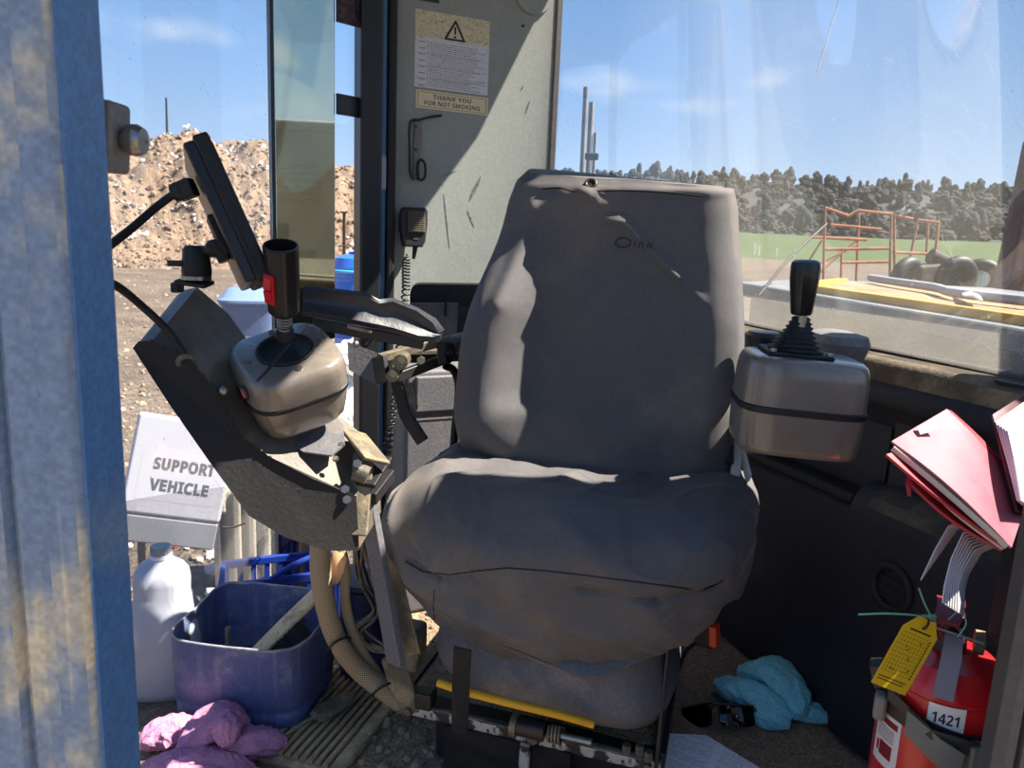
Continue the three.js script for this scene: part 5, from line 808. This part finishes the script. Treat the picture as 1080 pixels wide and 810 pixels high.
{ // pocket that holds the folders
  const w = thing('door_pocket', 'black plastic document pocket behind the door post', 'pocket', V(at(1080, 575, 0.80).x + 0.02, at(1070, 640, 0.8).y, at(1080, 575, 0.80).z));
  mk('pocket_front', box(0.10, 0.14, 0.006, 0.002), M.plasticMatt, w, V(0.05, 0, 0.03)); mk('pocket_back', box(0.10, 0.18, 0.006, 0.002), M.plasticMatt, w, V(0.05, 0.02, -0.06)); mk('pocket_floor', box(0.10, 0.006, 0.09, 0.002), M.plasticMatt, w, V(0.05, -0.068, -0.015)); for (const x of [0.002, 0.098]) mk('pocket_side', box(0.006, 0.14, 0.09, 0.002), M.plasticMatt, w, V(x, 0, -0.015));
}

// ================================================================ OUTSIDE
const GY = -1.7;
const dirtTex = dirty([84, 72, 60], [108, 95, 81], { lo: 0.35, hi: 0.7, amt: 0.8, freq: 8, specks: 0.03, speckCol: [205, 195, 180], rep: 0.09, grain: 0.22, size: 1024, off: 14 });
M.dirt = mat(dirtTex, 0.95, { bumpMap: again(grainBump, 0.5), bumpScale: 0.05 });
struct('ground', mv(new THREE.CylinderGeometry(420, 420, 0.5, 96), 0, GY - 0.25, -60), M.dirt, 'bare brown earth of the yard');
const polar = (azDeg, r, y) => V(Math.sin(azDeg * Math.PI / 180) * r, y, -Math.cos(azDeg * Math.PI / 180) * r);
function terrain(az0, az1, na, r0, r1, nr, h) {
  const pos = [], idx = []; for (let j = 0; j <= nr; j++) for (let i = 0; i <= na; i++) { const a = mix(az0, az1, i / na), r = mix(r0, r1, j / nr), p = polar(a, r, h(a, r)); pos.push(p.x, p.y, p.z); if (i < na && j < nr) { const k = j * (na + 1) + i; idx.push(k, k + 1, k + na + 1, k + 1, k + na + 2, k + na + 1); } }
  const g = new THREE.BufferGeometry(); g.setAttribute('position', new THREE.Float32BufferAttribute(pos, 3)); g.setIndex(idx); g.computeVertexNormals(); return g;
}
const lerpTab = (tab, x) => { if (x <= tab[0][0]) return tab[0][1]; for (let i = 1; i < tab.length; i++) if (x <= tab[i][0]) return mix(tab[i - 1][1], tab[i][1], (x - tab[i - 1][0]) / (tab[i][0] - tab[i - 1][0])); return tab[tab.length - 1][1]; };
// --- far wooded hills and the green paddock before them
const crestTab = [[-20, 38], [2, 40], [8, 44], [18, 47], [26, 40], [34, 36], [48, 32]];
const hillH = (a, r) => { const f = ss(165, 380, r) * 7.5, c = lerpTab(crestTab, a) + (fbm(a * 0.4 + 20, 3, 3) - 0.5) * 14; return GY - 0.3 + f + ss(360, 640, r) * (c - 6) * (1 + (fbm(a * 0.5 + 40, r * 0.012, 4) - 0.5) * 0.35); };
struct('hills', terrain(-24, 60, 200, 340, 720, 60, hillH), mat(dirty([38, 44, 44], [52, 53, 50], { lo: 0.4, hi: 0.7, amt: 0.8, freq: 8, rep: 0.012, off: 3 }), 1), 'far wooded hillside');  // distance haze put into the grey blue hill colour
struct('field', terrain(-24, 60, 120, 165, 372, 20, (a, r) => hillH(a, r) + 0.32), mat(dirty([50, 68, 22], [60, 74, 28], { lo: 0.4, hi: 0.7, amt: 0.8, freq: 8, rep: 0.02 }), 1), 'green paddock before the hills');
{
  const r = rng(55), hazeGreens = [0x272f33, 0x2b3332, 0x343231, 0x222b30, 0x363532].map((c) => plain(c, 1)), bark = plain(0x5a5048, 1);  // tree colours greyed and blued to stand for distance haze
  const crown = (seed, w, h, n = 18) => { const q = rng(seed), gs = []; for (let i = 0; i < n; i++) { const a = q() * 6.283, v = q() * 2 - 1, d = Math.pow(q(), 0.4) * 0.75, k = Math.sqrt(1 - v * v), s = 0.24 + q() * 0.24, g = new THREE.IcosahedronGeometry(1, 1), p = g.attributes.position; for (let m = 0; m < p.count; m++) { const e = 0.7 + 0.6 * f3(p.getX(m) * 2 + i, p.getY(m) * 2, p.getZ(m) * 2 + seed, 2); p.setXYZ(m, (p.getX(m) * e * s + Math.cos(a) * k * d) * w, (p.getY(m) * e * s + v * d) * h, (p.getZ(m) * e * s + Math.sin(a) * k * d) * w); } g.computeVertexNormals(); gs.push(metreUV(g)); } return mergeGeometries(gs.map((g) => { const k = new THREE.BufferGeometry(); for (const n of ['position', 'normal', 'uv']) k.setAttribute(n, g.attributes[n]); return k; })); };
  const shapes = [crown(2, 4.4, 4.0), crown(6, 3.6, 5.0), crown(11, 5.0, 3.4), crown(15, 3.0, 5.4)].map(keep), trunkG = new THREE.CylinderGeometry(0.25, 0.4, 5, 6);
  const words = ['grey green bushy tree', 'olive upright tree', 'brown tinged spreading tree', 'dark slender tree', 'pale dry tree'], spots = [];
  for (let i = 0, tries = 0; i < 300 && tries < 60000; tries++) {
    const az = 0.5 + r() * 36, ridge = i < 120, foot = i < 200, rr = ridge ? 575 + r() * 75 : foot ? 375 + r() * 70 : 440 + r() * 140, k = Math.floor(r() * 5), s = 0.7 + r() * 0.55, g = Math.floor(r() * 4), p = polar(az, rr, hillH(az, rr));
    if (spots.some((q) => Math.hypot(q.x - p.x, q.z - p.z) < 4.3 * (s + q.w))) continue;
    spots.push({ x: p.x, z: p.z, w: s }); i++;
    const t = thing('tree', words[k] + (ridge ? ' on the ridge of the far hillside' : foot ? ' at the foot of the far hillside' : ' on the slope of the far hillside'), 'tree', p, r() * 6, 'trees on the far hillside');
    mk('crown', shapes[g], hazeGreens[k], t, V(0, 5.4, 0)); mk('trunk', trunkG, bark, t, V(0, 1.6, 0)); t.scale.setScalar(s);
  }
  const N = 1500, im = new THREE.InstancedMesh(shapes[2], plain(0xffffff, 1), N), m4 = new THREE.Matrix4(), col = new THREE.Color();
  for (let i = 0; i < N; i++) { const az = r() * 38, rr = 378 + r() * 280, s = 0.35 + r() * 0.6; m4.compose(polar(az, rr, hillH(az, rr) + 1.2 * s), new THREE.Quaternion().setFromEuler(new THREE.Euler(0, r() * 6, 0)), V(s, s * (0.7 + r() * 0.5), s)); im.setMatrixAt(i, m4); const k = 0.7 + r() * 0.6, b = fbm(az * 0.5 + 70, rr * 0.02, 2); im.setColorAt(i, b > 0.55 ? col.setRGB(0.036 * k, 0.032 * k, 0.032 * k) : col.setRGB(0.018 * k, 0.025 * k, 0.028 * k)); }  // bluish scrub colours hold the distance haze too
  im.name = 'hillside_scrub'; im.castShadow = im.receiveShadow = true; scene.add(im); tag(im, 'dense scrub covering the far hillside', 'scrub', null, 'stuff');
}
for (const [px, py0, py1] of [[795, 262, 272], [800, 262, 270], [839, 255, 262], [818, 269, 276]]) { const v0 = ray(px, py1), az0 = Math.atan2(v0.x, -v0.z) * 180 / Math.PI, b = polar(az0, 190, hillH(az0, 190) + 0.3); const t = thing('marker_post', 'small white marker post at the edge of the paddock', 'post', b, 0, 'white marker posts by the paddock'); const h = Math.max(0.8, (py1 - py0) / FOCAL * b.distanceTo(EYE)); mk('post_shaft', mv(cyl(0.09, 0.09, h, 10), 0, h / 2, 0), M.white, t); mk('post_cap', mv(new THREE.ConeGeometry(0.11, 0.15, 10), 0, h + 0.07, 0), M.white, t); }

// --- heap of earth and rubbish on the left
const moundTab = [[-44, 5.6], [-29.0, 6.6], [-26.8, 6.8], [-24.8, 6.0], [-24.2, 6.4], [-22.6, 6.9], [-21, 6.4], [-19, 6.7], [-17.5, 6.2], [-14, 5.6], [-11, 5.4], [-5, 4.2], [2, 3.0], [8, 0]];
const moundH = (a, r) => { const base = lerpTab(moundTab, a) + 1.7, up = ss(44.5, 61, r) * ss(98, 66, r), n = (fbm(a * 0.45 + 50, r * 0.42 + 9, 5) - 0.5) * 2.6 + (fbm(a * 1.9 + 50, r * 1.8 + 9, 3) - 0.5) * 0.8; return GY - 0.25 + base * Math.pow(up, 0.85) + n * ss(0, 0.25, up) * 0.9; };
struct('earth_mound', terrain(-46, 8, 420, 43, 99, 170, moundH), mat(dirty([136, 114, 93], [108, 92, 77], { lo: 0.38, hi: 0.68, amt: 0.85, freq: 10, specks: 0.05, speckCol: [200, 184, 160], rep: 0.16, grain: 0.25, size: 1024, off: 21 }), 0.95, { bumpMap: again(grainBump, 0.8), bumpScale: 0.06 }), 'big brown heap of earth and rubbish');
{
  const r = rng(91), rockG = new THREE.IcosahedronGeometry(1, 0), p = rockG.attributes.position; for (let i = 0; i < p.count; i++) { const k = 0.65 + 0.7 * f3(p.getX(i) * 1.5, p.getY(i) * 1.5 + 3, p.getZ(i) * 1.5, 2); p.setXYZ(i, p.getX(i) * k, p.getY(i) * k * 0.75, p.getZ(i) * k); } rockG.computeVertexNormals();
  const scatter = (name, label, cat, g, m, N, place, color) => { const im = new THREE.InstancedMesh(g, m, N), m4 = new THREE.Matrix4(), c = new THREE.Color(); for (let i = 0; i < N; i++) { const [q, s] = place(); m4.compose(q, new THREE.Quaternion().setFromEuler(new THREE.Euler(r() * 6, r() * 6, r() * 6)), V(s, s * (0.5 + r() * 0.6), s)); im.setMatrixAt(i, m4); im.setColorAt(i, color(c)); } im.name = name; im.castShadow = im.receiveShadow = true; scene.add(im); tag(im, label, cat, null, 'stuff'); };
  scatter('mound_rubble', 'brown clods and rubble over the earth heap', 'rubble', rockG, plain(0xffffff, 0.95), 9000, () => { const a = -31 + r() * 30, rr = 45 + r() * 18; return [polar(a, rr, moundH(a, rr) + 0.02), 0.03 + Math.pow(r(), 5) * 0.20]; }, (c) => { const k = 0.5 + r() * 0.8; return c.setRGB(0.20 * k, 0.145 * k, 0.10 * k); });
  scatter('mound_litter', 'white plastic litter and resting gulls dotted over the earth heap', 'litter', rockG, plain(0xffffff, 0.8), 1500, () => { let a, rr; do { a = -31 + r() * 30; rr = 45 + r() * 18; } while (fbm(a * 0.9 + 5, rr * 0.5, 3) < 0.47 + r() * 0.2); return [polar(a, rr, moundH(a, rr) + 0.06), 0.03 + Math.pow(r(), 3) * 0.15]; }, (c) => { const k = 0.35 + r() * 0.35; return c.setRGB(k, k, k * 0.98); });
  scatter('yard_stones', 'stones scattered over the bare yard', 'stones', rockG, plain(0xffffff, 0.95), 3500, () => { const a = -33 + r() * 24, rr = 4.5 + Math.pow(r(), 1.6) * 36; return [polar(a, rr, GY + 0.005), 0.008 + Math.pow(r(), 3) * 0.06]; }, (c) => { const k = 0.5 + r(); return c.setRGB(0.28 * k, 0.21 * k, 0.15 * k); });
  scatter('yard_litter', 'scraps of coloured and white litter on the yard', 'litter', rockG, plain(0xffffff, 0.7), 260, () => { const a = -34 + r() * 18, rr = 4.2 + r() * 5; return [polar(a, rr, GY + 0.02), 0.015 + Math.pow(r(), 2) * 0.07]; }, (c) => { const q = r(); return q < 0.15 ? c.setRGB(0.5, 0.04, 0.05) : q < 0.3 ? c.setRGB(0.06, 0.12, 0.4) : c.setRGB(0.6 + 0.2 * r(), 0.6, 0.6); });
}
{
  const spots = [[127, 127], [141, 128], [196, 128], [207, 129], [229, 133], [256, 131], [242, 136], [150, 168]], wm = plain(0xf0f0f0, 0.8), gm = plain(0x9aa0a6, 0.8);
  const bg = loft([ring(0, 0.02, 0.05, 1, 14, 0, -0.20), ring(0.03, 0.07, 0.10, 1, 14, 0, -0.06), ring(0.10, 0.08, 0.14, 1, 14, 0, 0), ring(0.16, 0.055, 0.08, 1, 14, 0, 0.10), ring(0.24, 0.045, 0.05, 1, 14, 0, 0.17), ring(0.29, 0.02, 0.025, 1, 14, 0, 0.18)], true, true, 0), wg = loft([ring(0.05, 0.012, 0.10, 1, 12), ring(0.13, 0.016, 0.16, 1, 12), ring(0.17, 0.006, 0.10, 1, 12)], true, true, 0);
  spots.forEach(([px, py], i) => { const v = ray(px, py), az = Math.atan2(v.x, -v.z) * 180 / Math.PI, rr = 60.5, t = thing('gull', 'white gull standing on the crest of the earth heap', 'bird', polar(az, rr, moundH(az, rr) + 0.02), i * 1.3, 'gulls on the earth heap'); mk('body', bg, wm, t); for (const s of [-1, 1]) mk('wing', wg, gm, t, V(s * 0.075, 0, -0.03)); t.scale.setScalar(1.25); });
  for (const [px, py] of [[949, 222], [955.5, 224]]) { const t = thing('gull', 'white gull perched on the rusty cage rail', 'bird', at(px, py + 2, 14.0), 1.2, 'gulls on the cage rail'); mk('body', bg, wm, t); for (const s of [-1, 1]) mk('wing', wg, gm, t, V(s * 0.075, 0, -0.03)); t.scale.setScalar(0.32); }
  const q = at(174.5, 103, 61), t = thing('mound_pole', 'thin dark pole standing on the earth heap', 'pole', V(q.x, q.y - 4.2, q.z)); mk('pole_shaft', bar(V(0, 0, 0), V(0.05, 4.2, 0), 0.10, 8, 0.08), M.steelDark, t);
}
// --- yard things on the left
{
  const b = onY(264, 352, GY), t = thing('blue_tub', 'pale blue lidded plastic tub standing in the yard', 'tub', b, 0.3), lb = plain(0x5c7094, 0.45);
  mk('tub_body', loft([ring(0, 0.52, 0.46, 0.45, 48), ring(0.7, 0.64, 0.56, 0.45, 48), ring(0.72, 0.68, 0.60, 0.45, 48), ring(0.78, 0.68, 0.60, 0.45, 48)], true, true, 0.5), lb, t);
  mk('tub_lid', loft([ring(0.78, 0.71, 0.63, 0.45, 48), ring(0.84, 0.71, 0.63, 0.45, 48), ring(0.92, 0.60, 0.52, 0.5, 48), ring(1.06, 0.50, 0.42, 0.55, 48), ring(1.10, 0.40, 0.34, 0.6, 48)], true, true, 0.6), plain(0x6a80a4, 0.4), t);
}
{
  const top = at(372, 268, 12), t = thing('blue_tank', 'bright blue plastic water tank seen past the armrest bar', 'tank', V(top.x + 0.1, GY, top.z)), h = top.y - GY;
  mk('tank_body', lathe([[0.001, 0], [0.40, 0], [0.42, 0.05], [0.42, h - 0.32], [0.40, h - 0.26], [0.42, h - 0.2], [0.36, h - 0.06], [0.2, h], [0.001, h + 0.01]], 48), plain(0x2d66c4, 0.35, { clearcoat: 0.5 }), t);
  mk('tank_hoop', mv(new THREE.TorusGeometry(0.43, 0.03, 10, 48), 0, h - 0.26, 0, Math.PI / 2), plain(0x35a6e4, 0.3, { clearcoat: 0.6 }), t);
  mk('tank_lid', mv(cyl(0.15, 0.15, 0.04), 0, h + 0.02, 0), plain(0x2450a0, 0.4), t);
}
{
  const b = at(363, 262, 26), t = thing('rusty_post', 'rusty upright steel post in the yard', 'post', V(b.x, GY, b.z)), h = at(363, 224, 26).y - GY; mk('upright', mv(box(0.10, h, 0.10, 0.01), 0, h / 2, 0), plain(0x5a3828, 0.8), t); mk('cap_plate', box(0.24, 0.06, 0.16, 0.01), plain(0x4a3024, 0.8), t, V(0, h, 0));
}
{ // white sign board on legs
  const c = at(190, 494, 4.6), t = thing('support_vehicle_sign', 'white board reading support vehicle standing outside the left window', 'sign', V(c.x, GY, c.z), 0.34), yc = c.y - GY, w = 0.56, h = 0.60;
  const white = plain(0xb8b8c0, 0.5), S2 = new THREE.Group(); S2.name = 'board'; t.add(S2); S2.position.set(0, yc, 0); S2.rotation.set(-0.12, 0, -0.21);
  mk('panel', box(w, h, 0.05, 0.022, 4), white, S2);
  mk('lettering', flat(w * 0.80, h * 0.48), mat(canvasTex(512, 320, (k, W, H) => { k.fillStyle = '#b8b8c0'; k.fillRect(0, 0, W, H); k.fillStyle = '#55575e'; k.textAlign = 'center'; k.textBaseline = 'middle'; k.font = 'bold 104px sans-serif'; k.save(); k.translate(W * 0.53, H * 0.24); k.scale(0.86, 1); k.lineWidth = 7; k.strokeStyle = '#55575e'; k.strokeText('SUPPORT', 0, 0); k.fillText('SUPPORT', 0, 0); k.restore(); k.save(); k.translate(W * 0.52, H * 0.68); k.scale(0.90, 1); k.lineWidth = 7; k.strokeStyle = '#55575e'; k.strokeText('VEHICLE', 0, 0); k.fillText('VEHICLE', 0, 0); k.restore(); k.fillStyle = 'rgba(184,184,192,.75)'; const r = rng(2); for (let i = 0; i < 40; i++) k.fillRect(r() * W, r() * H, 3 + r() * 30, 2 + r() * 3); }), 0.55), S2, V(0.01, -0.06, 0.0256));
  mk('lower_panel', box(w * 0.98, 0.16, 0.045, 0.01), plain(0x84868c, 0.6), S2, V(0, -h / 2 - 0.085, 0));
  for (const x of [-0.24, 0.24]) mk('leg', bar(V(x, 0, -0.02), V(x * 0.96, yc - h / 2, 0), 0.022), M.steelDark, t);
}
{ // cream ribbed tank
  const c = at(278, 560, 5.6), t = thing('ribbed_tank', 'cream ribbed plastic tank in the yard beside the sign', 'tank', V(c.x - 0.02, GY, c.z), 0.25), cm = plain(0xb0aa98, 0.6), top = at(270, 500, 5.6).y - GY;
  mk('tank_shell', box(0.62, top - 0.02, 0.40, 0.05, 3), cm, t, V(0, (top - 0.02) / 2, -0.04));
  for (let i = 0; i < 6; i++) mk('rib', box(0.062, top - 0.06, 0.05, 0.02, 3), cm, t, V(-0.245 + i * 0.098, (top - 0.02) / 2, 0.165));
  mk('tank_cap', mv(cyl(0.08, 0.08, 0.05), 0, top, -0.04), plain(0x5a6a7a, 0.5), t);
}
{ const b = onY(366, 452, GY); heap('white_sacks', 'crumpled white plastic sacks dumped in the yard', 'sacks', plain(0xe0dcd4, 0.7), V(b.x, GY, b.z), 0, [[[[-0.1, 0.04, 0], [0.0, 0.05, 0.0], [0.1, 0.04, -0.02]], 0.05, 0.05], [[[-0.04, 0.09, -0.02], [0.03, 0.10, 0], [0.09, 0.08, 0.01]], 0.04, 0.04], [[[-0.12, 0.03, 0.05], [0, 0.03, 0.06], [0.1, 0.02, 0.05]], 0.04, 0.04]], 3.1, 9); }

// --- machine deck, cage and yard on the right
{
  const t = thing('machine_deck', 'grey machine deck with yellow edged plywood cover outside the side window', 'deck', V(3.6, GY, -5.2)), L = (pts) => pts.map(([x, z]) => [x - 3.6, z + 5.2]);
  const deckG = mat(dirty([98, 102, 106], [132, 130, 125], { lo: 0.4, hi: 0.75, amt: 0.7, freq: 5, rep: 1 }), 0.6), ply = mat(dirty([140, 114, 82], [112, 88, 62], { lo: 0.45, hi: 0.7, amt: 0.8, freq: 6, streak: 0.3, rep: 0.5 }), 0.8);
  mk('deck_body', slab(L([[2.22, -7.3], [2.62, -3.93], [2.80, -2.2], [5.2, -2.2], [5.2, -8.6], [3.4, -8.9]]), 0, 2.12), mat(dirty([66, 70, 75], [96, 96, 92], { lo: 0.4, hi: 0.75, amt: 0.7, freq: 5, rep: 0.8 }), 0.6), t);
  mk('deck_rim', slab(L([[2.12, -7.4], [2.53, -3.93], [2.72, -2.1], [5.25, -2.1], [5.25, -8.65], [3.35, -9.0]]), 2.12, 2.245, 0.01), deckG, t);
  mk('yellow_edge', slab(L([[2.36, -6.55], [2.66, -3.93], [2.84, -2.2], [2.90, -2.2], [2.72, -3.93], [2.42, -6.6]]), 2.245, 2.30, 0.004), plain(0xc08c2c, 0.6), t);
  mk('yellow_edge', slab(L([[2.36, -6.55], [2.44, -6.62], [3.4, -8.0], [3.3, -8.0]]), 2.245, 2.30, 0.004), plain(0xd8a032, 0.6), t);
  mk('plywood_sheet', slab(L([[2.43, -6.5], [2.73, -3.93], [2.91, -2.2], [4.4, -2.2], [4.4, -7.6], [3.3, -7.7]]), 2.245, 2.275), ply, t);
  const d = thing('deck_strap', 'grey strap and white sheet lying on the plywood deck', 'strap', V(3.6, GY + 2.275, -5.2)); const q = (px, py) => onY(px, py, GY + 2.33).sub(d.position);
  mk('webbing', tube([q(918, 293), q(950, 298), q(985, 303), q(1010, 309), q(1090, 318)], 0.035, 40, 8), plain(0x8a8c8e, 0.7), d);
  mk('white_fold', sheet([[q(1012, 306), q(1022, 308), q(1034, 313)], [q(1016, 312), q(1026, 315), q(1036, 318)]].map((r) => r.map((p, i) => p.add(V(0, 0.02 * (i % 2), 0)))), 0.01), plain(0xe0dcd4, 0.8), d);
  const s = onPlane(925, 337, V(2.5, 0, -4.6), V(-0.99, 0, -0.12).normalize());
  const w = thing('white_splash', 'white paint splash on the deck side', 'stain', s, Math.PI / 2 + Math.PI + 0.12 - 0.1); const pts = Array.from({ length: 18 }, (_, i) => { const a = i / 18 * 6.283, k = 0.07 + 0.05 * vn(i * 0.9, 5); return [Math.cos(a) * k * 1.1, Math.sin(a) * k * 1.3]; }); mk('paint_patch', plate(pts, 0.006, 0.001), plain(0xd8d8d4, 0.8), w);
}
{ // rusty cage on a flat trailer
  const rust = mat(dirty([150, 96, 66], [96, 62, 46], { lo: 0.4, hi: 0.7, amt: 0.8, freq: 6, rep: 0.8 }), 0.85), p0 = at(920, 330, 14.5), t = thing('cage_trailer', 'rusty steel railing cage on a flat trailer in the yard', 'trailer', V(p0.x, GY, p0.z)), P = (px, py, d) => at(px, py, d).sub(t.position), r = 0.028;
  const bars = [['post', [868, 330, 14], [870, 219, 14]], ['post', [938, 326, 14], [940, 226, 14]], ['post', [886, 330, 15.6], [888, 262, 15.6]], ['post', [902, 322, 15.6], [906, 224, 15.6]], ['post', [944, 305, 14], [943, 226, 14]], ['post', [958, 282, 15.6], [968, 232, 15.6]], ['post', [977, 270, 15.6], [979, 233, 15.6]], ['post', [984, 290, 14.4], [990, 235, 14.4]], ['rail', [870, 219, 14], [895, 228, 14]], ['rail', [895, 228, 14], [905, 222, 14]], ['rail', [905, 222, 14], [940, 226, 14]], ['rail', [943, 227, 14], [963, 231, 14]], ['rail', [968, 232, 14.5], [991, 235, 14.4]], ['rail', [876, 237, 14.6], [930, 242, 14.6]], ['rail', [854, 250, 14.8], [914, 253, 14.8]], ['rail', [870, 263, 14], [938, 262, 14]], ['rail', [940, 266, 14], [986, 268, 14.4]], ['rail', [888, 277, 14.8], [940, 276, 14.8]], ['rail', [945, 280, 14], [982, 281, 14.2]], ['brace', [836, 302, 15], [867, 253, 14.4]], ['brace', [848, 302, 15.4], [905, 252, 15.4]], ['brace', [852, 284, 15.4], [905, 258, 15.4]]];
  for (const [n, a, b] of bars) mk(n, bar(P(...a), P(...b), n === 'brace' ? 0.02 : r, 8), rust, t);
  const yb = at(905, 318, 14.5).y - GY; mk('trailer_bed', box(2.9, 0.14, 2.0, 0.02), rust, t, V(0.15, yb, 0)); for (const x of [-0.9, 0.9]) for (const z of [-0.8, 0.8]) { const wl = mk('wheel', mv(new THREE.TorusGeometry(0.34, 0.14, 12, 28), 0, 0, 0, 0, 0, 0), M.rubberBlack, t, V(x, 0.48, z)); mk('hub', cyl(0.2, 0.2, 0.12).rotateX(Math.PI / 2), M.steelDark, wl); }
  mk('axle_frame', [mv(box(2.4, 0.12, 0.12), 0, 0.6, -0.7), mv(box(2.4, 0.12, 0.12), 0, 0.6, 0.7), mv(box(0.16, yb - 0.6, 0.16), -0.9, (yb + 0.6) / 2, 0), mv(box(0.16, yb - 0.6, 0.16), 0.9, (yb + 0.6) / 2, 0)], rust, t);
}
{ // dark machinery behind the deck
  const b = at(985, 300, 12.5), t = thing('scrap_engine', 'dark greasy engine and tyres standing behind the plywood deck', 'machinery', V(b.x, GY, b.z)), y = b.y - GY, dk = mat(dirty([52, 46, 42], [96, 78, 62], { lo: 0.4, hi: 0.7, amt: 0.8, freq: 7, rep: 1.5 }), 0.8);
  mk('engine_stand', box(1.5, y - 0.1, 0.9, 0.03), dk, t, V(0, (y - 0.1) / 2, 0)); mk('engine_block', [mv(box(0.7, 0.42, 0.6, 0.05), -0.2, y + 0.12, 0, 0, 0.3, 0.1), mv(box(0.4, 0.3, 0.4, 0.04), 0.35, y + 0.05, 0.1, 0.1, 0.6, 0), mv(cyl(0.12, 0.12, 0.6).rotateZ(1.2), 0.1, y + 0.35, 0.1)], dk, t);
  for (const [x, h, z, a] of [[-0.62, 0.1, 0.3, 0.5], [0.55, 0.12, 0.3, -0.4], [0.1, 0.15, 0.42, 0.1]]) mk('tyre', mv(new THREE.TorusGeometry(0.24, 0.10, 10, 26), x, y + h, z, 0.2, a, 0), M.rubberBlack, t);
}
{
  const b = at(1072, 315, 9), top = at(1092, 205, 9), t = thing('rusty_boom', 'dark rusty leaning steel boom at the window edge', 'boom', V(b.x, GY, b.z)), rb = mat(dirty([92, 70, 58], [128, 96, 72], { lo: 0.4, hi: 0.7, amt: 0.8, freq: 6, rep: 1 }), 0.8);
  const a = V(-0.12, 0, 0), e = top.clone().sub(t.position).add(V(0.05, 0.6, 0)); mk('boom_arm', beam(a, e, 0.42, 0.30, V(0, 0, 1), 0.02), rb, t); mk('boom_rib', beam(a.clone().add(V(-0.18, 0, 0.16)), e.clone().add(V(-0.18, 0, 0.16)), 0.05, 0.05, V(0, 0, 1)), rb, t);
}
[[1028, 283, 14, 0x8fb2a4, 'pale green steel bin in the yard beyond the deck'], [1043, 284, 9, 0xb8b8b4, 'white crate in the yard beyond the deck'], [1059, 282, 11, 0xa8aaa4, 'grey white tote box in the yard beyond the deck'], [1013, 281, 8, 0xa85048, 'small red box in the yard beyond the deck']].forEach(([px, py, w, c, l]) => { const d = 34, b = at(px, py, d), s = w / FOCAL * d, y1 = at(px, py - w * 0.55, d).y, t = thing('yard_bin', l, 'bin', V(b.x, GY, b.z)); const m = plain(c, 0.7); mk('bin_body', box(s, y1 - GY, s, 0.03), m, t, V(0, (y1 - GY) / 2, 0)); mk('bin_lid', box(s * 1.08, 0.06, s * 1.08, 0.02), m, t, V(0, y1 - GY, 0)); });
{ // pale pipes behind the backrest
  const t = thing('exhaust_pipes', 'pair of pale weathered pipes rising behind the backrest outside', 'pipes', V(at(624, 195, 3.4).x, GY, at(624, 195, 3.4).z)), P = (px, py, d) => at(px, py, d).sub(t.position), pm = mat(dirty([132, 122, 108], [92, 82, 70], { lo: 0.4, hi: 0.65, amt: 0.8, freq: 7, rep: 3 }), 0.7);
  const base = (q) => V(q.x, 0, q.z); const a = P(621, 190, 3.4), b = P(628, 190, 3.4);
  mk('pipe', bar(base(a), P(618, 92, 3.38), 0.011, 12), pm, t); mk('pipe', bar(base(b), P(624, 108, 3.4), 0.012, 12), pm, t); mk('pipe', bar(base(P(632, 190, 3.42)), P(628, 140, 3.42), 0.008, 10), pm, t); mk('pipe_clamp', box(0.06, 0.03, 0.03, 0.006), M.steelDark, t, P(624, 165, 3.4));
}
tag(mk('stay_cable', tube([at(800, 312, 6.6), at(835, 270, 6.9), at(872, 236, 7.2), at(905, 200, 7.4)].slice(0, 3), 0.012, 20, 6), M.rubberBlack), 'dark slanting stay cable outside the side window', 'cable');
tag(mk('window_wiper', tube([at(862, 76, 2.2), at(872, 42, 2.25), at(884, 2, 2.3), at(890, -30, 2.3)], 0.0018, 20, 6), plain(0x40444c, 0.6)), 'thin dark wire hanging outside the side window', 'wire');

{ // unseen dark block added to darken the reflection in the corner pane
  const t = thing('mirror_dark_block', 'added dark slate block outside, mirrored to darken the filmed corner pane', 'housing', V(1.52, GY, -1.36)), hm = mat(dirty([40, 48, 58], [66, 70, 74], { lo: 0.45, hi: 0.8, amt: 0.6, freq: 5, rep: 1 }), 0.6);
  mk('dark_block_body', box(0.34, 3.02, 0.62, 0.02), hm, t, V(0, 1.51, 0)); mk('dark_block_cap', box(0.38, 0.05, 0.66, 0.015), hm, t, V(0, 3.03, 0)); for (let i = 0; i < 6; i++) mk('louvre', box(0.02, 0.016, 0.30, 0.003), M.plasticMatt, t, V(-0.176, 2.86 - i * 0.03, 0.05));
}

renderer.render(scene, camera);
